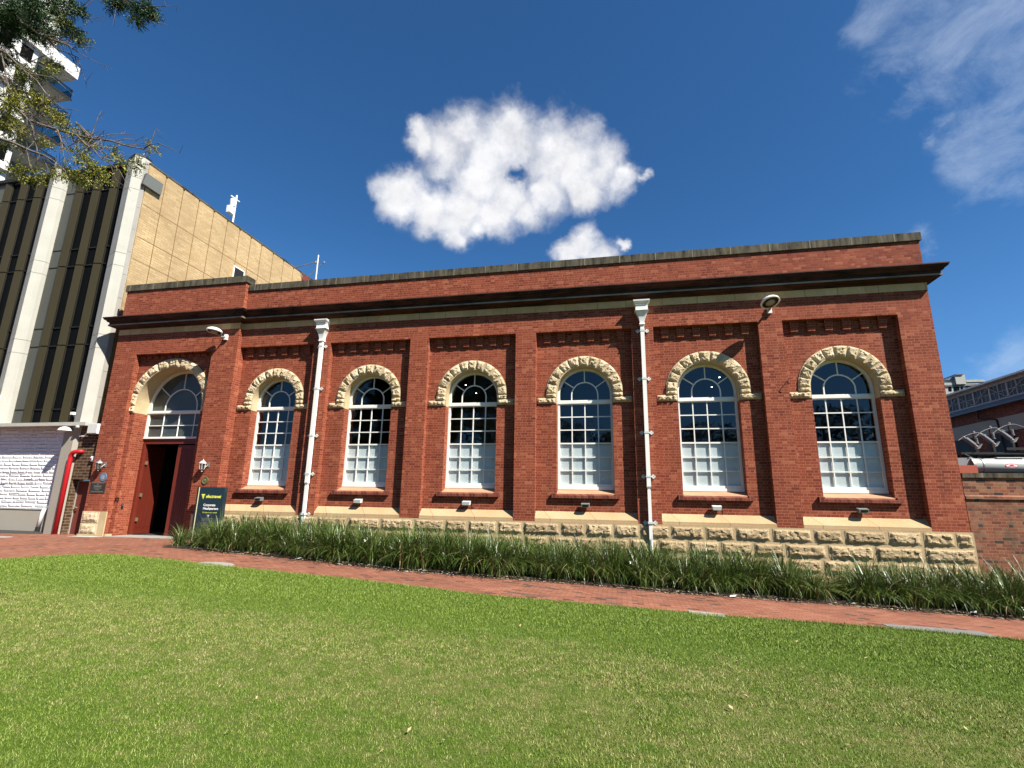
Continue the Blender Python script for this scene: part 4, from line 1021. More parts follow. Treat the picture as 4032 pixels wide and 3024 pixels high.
M_BADGE = material('red_badge', color=(.55, .03, .035), rough=.4)
def ell(cx, cz, a, b, y, n=28, t=.004):
    return [(cx + a * math.cos(2 * math.pi * i / n), y, cz + b * math.sin(2 * math.pi * i / n)) for i in range(n)]
P = MB(); P.hexa(ell(28.02, 2.56, .19, .072, 3.996), ell(28.02, 2.56, .19, .072, 3.986)); P.build('badge', M_BADGE, tk)
P = MB(); P.hexa(ell(28.02, 2.56, .165, .052, 3.9855), ell(28.02, 2.56, .165, .052, 3.984)); P.build('badge_face', M_LETW, tk)
P = MB(); P.hexa(ell(28.02, 2.575, .07, .022, 3.9835), ell(28.02, 2.575, .07, .022, 3.982)); P.box(27.91, 28.13, 3.981, 3.9835, 2.528, 2.545); P.build('badge_mark', M_BADGE, tk)
P = MB(); P.box(27.0, 32, 4.05, 4.45, 1.5, 2.30); P.build('cradle', M_DARK, tk)
M_ORNG = material('orange_red_paint', paint((.46, .11, .06, 1), (.36, .09, .05, 1), .4, .5), spec=.3)
P = MB(); P.box(26.3, 26.88, 3.8, 4.0, 1.4, 2.56); P.box(26.32, 26.86, 3.79, 3.7995, 1.42, 2.54)
tag(P.build('orange_cabinet', M_ORNG), 'plain orange red cabinet beside the tank, behind the boundary wall', 'cabinet')
M_INS2 = material('dull_grey_casting', paint((.30, .31, .30, 1), (.2, .2, .2, 1), .5, .6), spec=.2)
tops = [(26.73, 3.58, 27.09, 3.22), (27.26, 3.69, 27.63, 3.30), (27.82, 3.82, 28.20, 3.44)]
lab = ['leftmost and lowest of the three tilted grey insulators beside the hall corner', 'middle of the three tilted grey insulators above the tank', 'rightmost and highest of the three tilted grey insulators above the tank']
for (x0, z0, x1, z1), lb in zip(tops, lab):
    t = thing('insulator', lb, 'insulator', (x1, 4, z1), 'tilted insulators above the tank')
    a = Vector((x1, 4.0, z1)); d = Vector((x0 - x1, 0, z0 - z1)); L = d.length; q = d.normalized().to_track_quat('Z', 'Y').to_matrix()
    prof = [(.001, .06)]
    for i in range(9):
        h = .08 + (L - .18) * i / 9; prof += [(.055, h), (.078, h + .012), (.055, h + .026)]
    prof += [(.05, L - .10), (.001, L - .09)]
    P = MB(); P.smooth = True; P.lathe(prof, a, 16, q); P.build('porcelain_body', M_INS, t)
    P = MB(); P.lathe([(.001, -.02), (.05, -.02), (.05, .06), (.001, .07)], a, 10, q); P.lathe([(.001, L - .095), (.03, L - .095), (.04, L - .05), (.02, L), (.001, L + .03)], a, 10, q); P.build('metal_cap', M_INS2, t)
    P = MB(); P.hexa([(x1 - .03, 3.93, z1 - .09), (x1 + .06, 3.93, z1 - .06), (x1 + .06, 4.07, z1 - .06), (x1 - .03, 4.07, z1 - .09)], [(x1 - .01, 3.93, z1 - .05), (x1 + .16, 3.93, z1 + .10), (x1 + .16, 4.07, z1 + .10), (x1 - .01, 4.07, z1 - .05)]); P.build('foot', M_INS2, t)
sg = thing('switchgear_frame', 'dark steel switchgear frame with curved conductors behind the insulators', 'switchgear', (28, 4.6, 0))
P = MB()
for x, zt in ((26.95, 3.0), (27.45, 3.80), (27.99, 3.98), (28.6, 4.1), (29.4, 4.2)): P.box(x - .035, x + .035, 4.6, 4.67, 0, zt)
P.box(26.9, 32, 4.55, 4.75, 3.0, 3.08); P.box(26.9, 32, 4.76, 4.9, 2.2, 2.98); P.box(28.3, 32, 4.5, 4.549, 3.15, 3.24)
P.tube([(26.95, 4.5, 3.0), (27.6, 4.5, 2.6)], .035, 6); P.tube([(28.6, 4.45, 2.7), (29.1, 4.45, 3.3)], .035, 6)
P.build('frame', M_DARK, sg)
P = MB()
for x, zt in ((27.45, 3.80), (27.99, 3.98), (28.6, 4.1)):
    P.lathe([(.001, -.04), (.05, -.03), (.05, .02), (.03, .05), (.001, .06)], (x, 4.63, zt), 8); P.box(x - .09, x + .09, 4.58, 4.6, zt - .42, zt - .39); P.lathe([(.001, 0), (.045, .01), (.04, .2), (.001, .22)], (x, 4.55, zt - .42), 8)
P.build('post_insulator', M_INS, sg)
P = MB()
for (x0, z0, _, _), (px, pz) in zip(tops, ((27.45, 3.84), (27.99, 4.02), (28.6, 4.14))):
    pts = []
    for i in range(13):
        f = i / 12; pts.append((x0 - .10 + (px + .45 - x0 + .1) * f, 4.1 + .5 * f, z0 - .12 + (pz - z0 + .05) * (1 - (1 - min(1, f * 1.35)) ** 2) - .35 * max(0, f - .7)))
    P.tube(pts, .008, 5)
P.build('conductor', M_INS2, sg)

hs = thing('clerestory_shed', 'long brick shed with a row of clerestory windows beyond the boundary wall', 'building', (40, 16, -1.5))
XH = 36.0
M_CREAMF = material('faded_cream_frame', paint((.52, .50, .45, 1), (.4, .38, .34, 1), .5, .6), spec=.2)
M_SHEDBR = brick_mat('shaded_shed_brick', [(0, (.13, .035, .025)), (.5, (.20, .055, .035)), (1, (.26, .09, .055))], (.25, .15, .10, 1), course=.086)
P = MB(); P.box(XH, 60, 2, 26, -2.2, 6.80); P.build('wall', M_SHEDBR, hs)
P = MB(); P.box(XH - .06, XH - .001, 2, 26, 5.3, 6.12); P.build('pale_band', M_RENDER, hs)
for k in range(7):
    P = MB(); P.box(XH - .08, XH - .0605, 3 + 3.2 * k, 5.0 + 3.2 * k, 3.2, 5.2); P.build('doorway', M_DARK, hs)
M_APRON = material('blue_grey_sheet_roof', paint((.16, .19, .22, 1), (.12, .14, .16, 1), .4, .4), spec=.4)
P = MB(); P.hexa([(XH - .42, 2, 6.74), (XH + .3, 2, 6.74), (XH + .3, 26, 6.74), (XH - .42, 26, 6.74)], [(XH - .42, 2, 6.80), (XH + .3, 2, 7.20), (XH + .3, 26, 7.20), (XH - .42, 26, 6.80)]); P.build('apron_roof', M_APRON, hs)
P = MB(); P.box(XH + .36, 60, 2.1, 25.9, 6.81, 8.26); P.build('clerestory_core', material('reflection_grey_shed_glass', paint((.075, .08, .085, 1), (.04, .042, .045, 1), .7, .4), spec=.3), hs)  # reflection on the panes put into their grey base colour
P = MB()
P.box(XH + .30, XH + .359, 2, 26, 7.10, 7.28); P.box(XH + .30, XH + .359, 2, 26, 8.08, 8.26)
for k in range(18):
    y = 1.92 + 1.42 * k + .11; P.box(XH + .325, XH + .358, y - .07, y + .07, 7.281, 8.079); P.box(XH + .33, XH + .3575, y + .675, y + .745, 7.281, 8.079)
    for a in (.075, .75):
        P.box(XH + .345, XH + .357, y + a, y + a + .595, 7.665, 7.695); P.box(XH + .345, XH + .3565, y + a + .285, y + a + .31, 7.281, 8.079)
P.build('window_frame', M_CREAMF, hs)
P = MB()
for k in range(0, 17, 2):
    y = 2.03 + 1.42 * k; P.tube([(XH + .29, y, 7.26), (XH + .29, y + 1.42, 8.05)], .02, 5); P.tube([(XH + .29, y + 1.42, 8.05), (XH + .29, y + 2.84, 7.26)], .02, 5)
P.build('brace', M_CREAMF, hs)
P = MB(); P.hexa([(XH - .05, 1.9, 8.262), (60, 1.9, 9.6), (60, 26.1, 9.6), (XH - .05, 26.1, 8.262)], [(XH - .05, 1.9, 8.36), (60, 1.9, 9.7), (60, 26.1, 9.7), (XH - .05, 26.1, 8.36)]); P.build('roof', M_WHITE2, hs)
P = MB(); P.tube([(XH - .3, 17.9, 6.75), (XH - .3, 17.9, 6.3), (XH - .1, 16.8, 6.05), (XH - .08, 16.5, 3)], .05, 6); P.build('downpipe', M_DARK, hs)

ft = thing('distant_tower', 'small distant concrete apartment tower above the clerestory shed roof', 'building', (112, 158, -1))
P = MB(); P.box(100, 121, 150, 170, -2, 36.6); P.build('wall', M_CONC, ft)
P = MB(); P.box(111.2, 113.7, 149.5, 158, 36.0, 38.75); P.box(108.6, 117, 150.5, 160, 36.6, 37.4); P.box(114, 118.5, 149.8, 153, 36.61, 37.2); P.build('roof_plant', M_CONC, ft)
P = MB(); P.box(111.2, 113.2, 149.2, 158.2, 38.751, 38.95); P.hexa([(108.8, 150, 37.401), (111.1, 150, 37.401), (111.1, 155, 37.401), (108.8, 155, 37.401)], [(110.6, 150, 38.3), (111.1, 150, 38.3), (111.1, 155, 38.3), (110.6, 155, 38.3)]); P.build('roof_sheet', M_APRON, ft)
P = MB()
for i in range(11):
    z = 35.7 - 1.55 * i * 2
    for xa, xb in ((109.3, 110.0), (110.6, 112.0), (112.4, 112.9), (113.8, 115.0), (115.5, 116.6), (103, 106), (118, 119.5)): P.box(xa, xb, 149.9, 149.999, z - 1.6, z - .3)
    P.box(100, 121, 149.6, 149.899, z, z + .12)
P.build('window', M_DARKGL, ft)

# ================================================================== ground, path, bed, lawn
def strip_mesh(name, xs, rows, mat, zoff, kind='structure'):
    S = MB(); ids = []
    for x in xs: ids.append([S.vert(x, y if not callable(y) else y(x), gz(x) + zoff + (dz if not callable(dz) else dz(x))) for y, dz in rows])
    for a, b in zip(ids, ids[1:]):
        for i in range(len(a) - 1): S.face((a[i], b[i], b[i + 1], a[i + 1]))
    o = S.build(name, mat); o['kind'] = kind; return o
M_SOIL = material('dark_mulch_soil', lambda n: {'Base Color': n.ramp(n.noise(n.obj(), 30, 5, .75), [(.3, (.02, .014, .01)), (.55, (.05, .035, .022)), (.75, (.16, .12, .08))]), 'Normal': n.bump(n.noise(n.obj(), 40, 4), .8, .03)}, rough=.95)
xsg = [-1500, -300, -80, -40, -25, -16] + [-12 + 2 * i for i in range(31)] + [60, 80, 300, 1500]
strip_mesh('ground', xsg, [(-1500, -.1), (-300, -.1), (-60, -.1), (-20, -.1), (-8, -.1), (2, -.1), (14, -.1), (60, -.1), (300, -.1), (1500, -.1)], M_ASPH, 0)
xsp = [-30, -22, -16] + [-12 + .8 * i for i in range(66)] + [42, 60]
pth = strip_mesh('brick_path', xsp, [(-24, -.06), (-12, -.05), (-7.5, -.03), (-6, 0.0), (-4.6, 0.0), (-3, .0), (-1.5, 0), (.1, .0), (.95, .0)], M_PAVER, 0.0)
BEDX = [.75 + .4 * i for i in range(100)]
def bed_front(x): return interp(x, [0, 3.3, 5.8, 8.7, 10, 12, 14.2, 15.8, 18, 20, 22, 24, 42], [-2.85, -3.0, -2.92, -3.35, -3.15, -2.95, -2.68, -2.82, -2.45, -2.2, -2.1, -1.95, -1.9])
bd = strip_mesh('planting_bed', BEDX, [(lambda x: bed_front(x) - .04, .006), (lambda x: bed_front(x) + .12, .05), (-1.6, .08), (-.05, .06)], M_SOIL, 0.0)
S = MB(); S.poly([(-22, .31, gz(-15) + .10), (-7.95, .31, gz(-8) + .06), (-7.95, -.10, gz(-8) + .01), (-10.5, -.6, gz(-10) + .008), (-22, -1.2, gz(-15) + .008)]); S.build('bitumen_strip', M_ASPH)['kind'] = 'structure'

# lawn: sheet plus blades
M_LAWN = None
def lawn_col(n):
    P = n.obj(); x, y, z = n.sep(P)
    big = n.noise(P, .45, 4, .6); mid = n.noise(P, 3.2, 5, .7); fine = n.noise(P, 26, 4, .7)
    yy = n.m('ADD', n.m('ADD', y, n.m('MULTIPLY', big, 3.2)), n.m('MULTIPLY', x, .03))
    band = n.m('MULTIPLY', n.mr(yy, -8.4, -5.6, 1.0, 0.0, smooth=True), n.mr(yy, -12.6, -9.6, .52, 1.0, smooth=True))
    patch = n.noise(P, 7.5, 4, .65)
    dry = n.m('ADD', n.m('ADD', n.m('MULTIPLY', mid, .75), n.m('MULTIPLY', band, .34)), n.m('ADD', n.m('MULTIPLY', fine, .25), n.m('MULTIPLY', patch, .55)))
    return P, n.mr(dry, .97, 1.42), fine
def lawn(n):
    P, dry, fine = lawn_col(n)
    g = n.mix(fine, (.045, .085, .009, 1), (.11, .18, .024, 1))
    t = n.mix(fine, (.12, .12, .03, 1), (.34, .29, .13, 1))
    c = n.mix(dry, g, t)
    return {'Base Color': c, 'Normal': n.bump(n.noise(P, 60, 3, .7), .8, .02)}
def blade(n):
    P, dry, fine = lawn_col(n)
    rnd = n.new('ShaderNodeNewGeometry').outputs['Random Per Island']
    g = n.ramp(rnd, [(0, (.105, .17, .016)), (.5, (.175, .265, .029)), (1, (.28, .36, .065))])
    t = n.ramp(rnd, [(0, (.17, .22, .03)), (.5, (.33, .33, .09)), (1, (.58, .50, .25))])
    d2 = n.mr(n.m('ADD', dry, n.m('MULTIPLY', n.m('SUBTRACT', rnd, .5), .8)), .25, .8)
    return n.mix(d2, g, t)
M_LAWN = material('lawn_thatch', lawn, rough=.95, spec=.1)
M_BLADE = material('grass_blade', blade, rough=.55, spec=.25)
F = []
e0, e1 = EDGE[0], EDGE[-1]
for i, (ex, ey) in enumerate(EDGE):
    f = i / (len(EDGE) - 1); F.append((-34 + 96 * f, -46))
S = MB(); ids = []; ts = [0, .005, .02, .045, .08, .12, .17, .23, .3, .4, .55, .75, 1]
for (ex, ey), (fx, fy) in zip(EDGE, F):
    row = [S.vert(ex, ey, gz(ex) - .02)]
    for t_ in ts:
        x, y = ex + (fx - ex) * t_, ey + (fy - ey) * t_; row.append(S.vert(x, y, lawn_z(x, y)))
    ids.append(row)
for a, b in zip(ids, ids[1:]):
    for i in range(len(a) - 1): S.face((a[i], b[i], b[i + 1], a[i + 1]))
S.build('lawn', M_LAWN)['kind'] = 'structure'
# blades, denser near the camera, thrown over the ground the photograph shows
rnd = random.Random(21)
V = []; Fc = []
cxy = Vector((14.75, -16.83))
def inlawn(x, y): return y < lawn_edge_y(x) + .03 and x > -9
def add_blades(n, ymin, ymax, hmin, hmax, wd):
    k = 0
    while k < n:
        y = rnd.uniform(ymin, ymax); dy = y + 16.83
        x = rnd.uniform(14.75 - 1.62 * dy - .4, 14.75 + .80 * dy + .6)
        if not inlawn(x, y): 
            k += .2; continue
        k += 1
        z = lawn_z(x, y) - .004; a = rnd.uniform(0, 6.283); h = rnd.uniform(hmin, hmax); l = rnd.uniform(.1, 1.0) * h
        c, s = math.cos(a), math.sin(a); b = rnd.uniform(0, 6.283); lx, ly = l * math.cos(b), l * math.sin(b); ww = wd * rnd.uniform(.7, 1.3)
        i0 = len(V)
        V.extend(((x - c * ww, y - s * ww, z), (x + c * ww, y + s * ww, z), (x + lx, y + ly, z + h)))
        Fc.append((i0, i0 + 1, i0 + 2))
NB = 1.0
add_blades(int(240000 * NB), -14.2, -11.2, .011, .029, .0027)
add_blades(int(200000 * NB), -11.2, -8.2, .013, .034, .0037)
add_blades(int(140000 * NB), -8.2, -4.4, .017, .043, .0056)
# ragged fringe along the path edge
for i in range(16000):
    x = rnd.uniform(-2.2, 30); y = lawn_edge_y(x) + rnd.uniform(-.16, .05)
    if x < 1.0 and rnd.random() < .3: continue
    z = gz(x) + .0; a = rnd.uniform(0, 6.283); h = rnd.uniform(.03, .085); l = rnd.uniform(.1, .7) * h; b = rnd.uniform(0, 6.283); ww = .006
    i0 = len(V); V.extend(((x - math.cos(a) * ww, y - math.sin(a) * ww, z), (x + math.cos(a) * ww, y + math.sin(a) * ww, z), (x + l * math.cos(b), y + l * math.sin(b), z + h))); Fc.append((i0, i0 + 1, i0 + 2))
me = bpy.data.meshes.new('grass'); me.from_pydata(V, [], Fc); me.materials.append(M_BLADE); me.update()
tag(link('grass', me), 'short mown lawn grass, green by the path and dry yellow in the foreground', 'grass', kind='stuff')
del V, Fc

# covers and slabs let into the path
def slab(name, label, cat, pts, mat, z=.008, h=.012):
    S = MB(); S.hexa([(x, y, gz(x) + z - .03) for x, y in pts], [(x, y, gz(x) + z) for x, y in pts]); return tag(S.build(name, mat), label, cat)
pc = slab('concrete_cover', 'long grey concrete pit cover at the edge of the path on the right', 'pit cover', [(20.0, -4.9), (21.95, -4.9), (21.8, -4.02), (19.95, -4.22)], material('worn_grey_cover', concrete((.25, .25, .235, 1), (.17, .17, .16, 1)), rough=.9, spec=.15), .010)
sc = slab('drain_grate', 'small pale grate between the path and the lawn near the middle', 'drain', [(16.05, -5.35), (16.75, -5.35), (16.75, -5.0), (16.05, -5.0)], M_CONCG, .035)
slab('doormat_slab', 'pale worn concrete slab on the path by the left quoin', 'slab', [(-5.95, -.62), (-4.8, -.62), (-4.6, -.27), (-5.75, -.27)], M_CONC, .007)
slab('door_threshold', 'grey stone threshold under the red doorway', 'threshold', [(DC - DH, -.30), (DX1, -.30), (DX1, .74), (DC - DH, .74)], M_CONCG, .012)
slab('access_cover', 'flat pale oval cover on the path at the far left', 'pit cover', [(-7.6 + .55 * math.cos(a * .5236), -1.75 + .3 * math.sin(a * .5236)) for a in range(12)], M_CONCG, .006)
slab('access_cover', 'pale round cover at the lawn edge near the left end of the planting', 'pit cover', [(4.55 + .5 * math.cos(a * .5236), -5.0 + .34 * math.sin(a * .5236)) for a in range(12)], M_CONCG, .020)

# ================================================================== strap-leaved plants along the wall
def strap(n):
    rnd = n.new('ShaderNodeNewGeometry').outputs['Random Per Island']; P = n.obj(); x, y, z = n.sep(P)
    c = n.ramp(rnd, [(0, (.035, .07, .011)), (.45, (.07, .125, .019)), (.84, (.135, .20, .038)), (.94, (.22, .24, .075)), (.97, (.40, .33, .17)), (1, (.50, .42, .25))])
    return {'Base Color': c, 'Roughness': .38}
M_STRAP = material('strap_leaf', strap, rough=.38, spec=.45)
def clump_mesh(seed, n=230):
    r = random.Random(seed); S = MB()
    for i in range(n):
        a = r.uniform(0, 6.283); rr = abs(r.gauss(0, .13)); bx, by = rr * math.cos(a), rr * math.sin(a)
        a2 = a + r.gauss(0, .7); L = r.uniform(.6, 1.05); lean = min(1.3, abs(r.gauss(.30, .32)) + rr * .9); w_ = r.uniform(.0045, .0095)
        curl = r.uniform(.2, 1.25) * (1.3 if r.random() < .25 else .8)
        if r.random() < .38: lean = r.uniform(.7, 1.3); curl = r.uniform(.7, 1.5)
        p = Vector((bx, by, 0)); th = lean * .35; seg = 6; pts = []
        for k in range(seg + 1):
            pts.append(p.copy()); d = Vector((math.sin(th) * math.cos(a2), math.sin(th) * math.sin(a2), math.cos(th))); p = p + d * (L / seg); th += (lean + curl) / seg
        sd_ = Vector((-math.sin(a2), math.cos(a2), 0)); fold = r.uniform(-.4, .4); prev = None
        for k, q in enumerate(pts):
            f = k / seg; ww = w_ * (1 - f ** 2.2) + .0007; nrm = Vector((math.cos(a2), math.sin(a2), .3))
            o = (sd_ + nrm * fold).normalized() * ww
            cur = (S.vert(*(q - o)), S.vert(*(q + o)))
            if prev: S.face((prev[0], prev[1], cur[1], cur[0]))
            prev = cur
    me = bpy.data.meshes.new('strap_clump'); me.from_pydata(S.v, [], S.f); me.materials.append(M_STRAP); me.update(); return me
CLM = [clump_mesh(100 + i) for i in range(7)]
rnd = random.Random(9)
def put_clump(x, y, s):
    o = bpy.data.objects.new('strap_leaf_clump', rnd.choice(CLM)); col.objects.link(o)
    o.location = (x, y, gz(x) + .03); o.rotation_euler = (rnd.uniform(-.1, .1), rnd.uniform(-.1, .1), rnd.uniform(0, 6.28)); o.scale = (s * 1.05, s * 1.05, s)
    tag(o, 'dark green strap-leaved clump in the planting along the hall wall', 'plant', 'strap-leaved plants along the wall')
x = 1.1
while x < 28.5:
    for r_ in range(5):
        yf = bed_front(x); y = yf + .40 + r_ * .52 + rnd.uniform(-.12, .12)
        if y > -.35: continue
        s = rnd.uniform(.96, 1.40) * (.72 if x < 2.3 else 1.0) * (.80 if 19.2 < x < 20.6 else 1.0)
        if r_ >= 3: s *= .92
        if 19.7 < x < 20.2: continue
        if 4.4 < x < 4.9 and r_ == 0: continue
        put_clump(x + rnd.uniform(-.16, .16) + .25 * (r_ % 2), y, s)
    x += .52
# leaf litter and petals along the front of the bed
M_LIT = material('dry_leaf_litter', lambda n: n.ramp(n.new('ShaderNodeNewGeometry').outputs['Random Per Island'], [(0, (.12, .06, .035)), (.3, (.30, .20, .11)), (.7, (.52, .40, .25)), (.9, (.66, .56, .42)), (1, (.85, .83, .78))]), rough=.9)
S = MB()
for i in range(5200):
    x = rnd.uniform(1.6, 28)
    if noise.noise((x * .9, 3, 1)) < rnd.uniform(-.5, .35): continue
    y = bed_front(x) + abs(rnd.gauss(0, .15)) - .10; z = gz(x) + .035 + rnd.uniform(0, .03) if y > bed_front(x) else gz(x) + .012
    a = rnd.uniform(0, 6.28); l = rnd.uniform(.018, .055); w_ = l * rnd.uniform(.25, .6); c, s = math.cos(a), math.sin(a)
    S.poly([(x - c * l, y - s * l, z), (x + s * w_, y - c * w_, z + rnd.uniform(0, .012)), (x + c * l, y + s * l, z + rnd.uniform(0, .012)), (x - s * w_, y + c * w_, z)])
tag(S.build('leaf_litter', M_LIT), 'dry leaves and scraps along the front of the planting bed', 'leaf litter', kind='stuff')
M_SCRAP = material('white_paper_scrap', color=(.75, .75, .73), rough=.8)
for (x, y, dz, lb) in ((17.4, -2.62, .02, 'crumpled white paper scrap at the bed edge right of the second downpipe'), (5.6, -3.05, .02, 'crumpled white paper scrap at the bed edge left of the first downpipe'), (22.9, -1.9, .05, 'white paper scrap under the plants near the right end of the hall')):
    S = MB(); S.poly([(x - .09, y - .03, gz(x) + dz), (x + .05, y - .05, gz(x) + dz + .02), (x + .11, y + .04, gz(x) + dz + .05), (x - .04, y + .05, gz(x) + dz + .03)]); S.poly([(x - .04, y + .05, gz(x) + dz + .03), (x + .11, y + .04, gz(x) + dz + .05), (x + .03, y + .10, gz(x) + dz + .005)])
    tag(S.build('paper_scrap', M_SCRAP), lb, 'litter')
M_DLEAF = material('curled_dry_leaf', color=(.40, .30, .17), rough=.8)
S = MB()
for i in range(60):
    y = rnd.uniform(-14, -5.3); x = rnd.uniform(14.75 - 1.5 * (y + 16.83), 14.75 + .8 * (y + 16.83)); 
    if not inlawn(x, y): continue
    z = lawn_z(x, y) + .03; a = rnd.uniform(0, 6.28); l = rnd.uniform(.012, .035); c, s = math.cos(a) * l, math.sin(a) * l
    S.poly([(x - c, y - s, z), (x + s * .5, y - c * .5, z + .012), (x + c, y + s, z + .02)]); S.poly([(x - c, y - s, z), (x + c, y + s, z + .02), (x - s * .5, y + c * .5, z + .014)])
tag(S.build('fallen_leaves', M_DLEAF), 'scattered small dry leaves lying on the lawn', 'leaves', kind='stuff')
M_PETAL = material('white_petal', color=(.8, .8, .78), rough=.6)
S = MB()
for i in range(16):
    x = rnd.uniform(2, 19); y = bed_front(x) + rnd.uniform(.1, .5); z = gz(x) + rnd.uniform(.35, .75)
    for k in range(3):
        a = k * 2.09 + rnd.uniform(0, 1); S.poly([(x, y, z), (x + .03 * math.cos(a - .5), y - .012, z + .03 * math.sin(a - .5)), (x + .05 * math.cos(a), y - .018, z + .05 * math.sin(a)), (x + .03 * math.cos(a + .5), y - .012, z + .03 * math.sin(a + .5))])
tag(S.build('white_flowers', M_PETAL), 'scattered small white iris flowers among the strap leaves', 'flowers', kind='stuff')

# ================================================================== conifer overhanging from the left
LIMBS = [(0.03, [(6.32, -12.7, 6.72), (6.81, -12.7, 6.53), (7.0, -12.7, 6.34), (7.29, -12.7, 5.92), (7.52, -12.7, 5.73), (7.76, -12.7, 5.61), (8.06, -12.7, 5.49), (8.37, -12.7, 5.37), (8.66, -12.7, 5.27), (8.92, -12.7, 5.21), (9.16, -12.7, 5.11), (9.44, -12.7, 5.02)]), (0.012, [(9.44, -12.7, 5.02), (9.53, -12.7, 5.07), (9.65, -12.7, 5.07)]), (0.012, [(8.66, -12.7, 5.27), (8.37, -12.7, 5.53), (8.31, -12.7, 5.49)]), (0.016, [(8.17, -12.6, 5.66), (8.42, -12.6, 5.43), (8.61, -12.6, 5.24), (8.77, -12.6, 5.12)]), (0.016, [(8.53, -12.8, 5.27), (8.71, -12.8, 5.11), (8.84, -12.8, 5.03), (8.98, -12.8, 4.89), (9.12, -12.8, 4.81)]), (0.025, [(7.36, -13.0, 5.32), (7.69, -13.0, 5.18), (7.94, -13.0, 5.08), (8.22, -13.0, 4.94), (8.44, -13.0, 4.85), (8.6, -13.0, 4.76), (8.82, -13.0, 4.59)]), (0.018, [(7.95, -12.9, 5.43), (8.04, -12.9, 5.24), (8.13, -12.9, 5.08), (8.19, -12.9, 4.92), (8.18, -12.9, 4.84)]), (0.02, [(5.79, -12.4, 7.24), (6.24, -12.4, 6.92), (6.6, -12.4, 6.67), (6.86, -12.4, 6.49), (6.94, -12.4, 6.33), (7.17, -12.4, 6.14), (7.5, -12.4, 5.86), (7.75, -12.4, 5.54), (7.96, -12.4, 5.4)]), (0.02, [(5.67, -12.5, 7.73), (6.19, -12.5, 7.55), (6.38, -12.5, 7.39), (6.67, -12.5, 7.1), (6.87, -12.5, 6.94), (7.13, -12.5, 6.85), (7.34, -12.5, 6.85)]), (0.02, [(5.86, -12.6, 7.97), (6.43, -12.6, 7.69), (6.8, -12.6, 7.48), (7.17, -12.6, 7.2), (7.52, -12.6, 6.91), (7.75, -12.6, 6.8), (7.94, -12.6, 6.69)]), (0.018, [(7.17, -12.6, 7.2), (7.46, -12.6, 7.06), (7.72, -12.6, 6.93), (7.95, -12.6, 6.75)]), (0.02, [(5.2, -12.3, 8.56), (6.02, -12.3, 8.28), (6.51, -12.3, 8.03), (6.92, -12.3, 7.81), (7.2, -12.3, 7.58), (7.53, -12.3, 7.32)]), (0.018, [(5.8, -12.3, 8.61), (6.49, -12.3, 8.26), (6.97, -12.3, 8.11), (7.34, -12.3, 7.9)]), (0.02, [(6.86, -12.2, 8.93), (7.33, -12.2, 8.51), (7.74, -12.2, 8.19), (7.97, -12.2, 8.05), (8.19, -12.2, 7.89)]), (0.01, [(7.74, -12.2, 8.19), (7.78, -12.2, 8.11), (7.71, -12.2, 8.04)]), (0.01, [(7.97, -12.2, 8.05), (8.21, -12.2, 7.99), (8.39, -12.2, 7.87)]), (0.018, [(7.23, -13.1, 6.49), (7.6, -13.1, 6.31), (7.91, -13.1, 6.03), (8.2, -13.1, 5.81), (8.38, -13.1, 5.61), (8.63, -13.1, 5.4)]), (0.018, [(7.27, -13.0, 5.89), (7.64, -13.0, 5.69), (7.88, -13.0, 5.54), (8.13, -13.0, 5.32)]), (0.014, [(6.87, -12.8, 6.83), (7.06, -12.8, 6.48), (7.19, -12.8, 6.2), (7.22, -12.8, 5.9)]), (0.012, [(8.38, -12.9, 5.28), (8.49, -12.9, 5.1), (8.7, -12.9, 4.95)])]
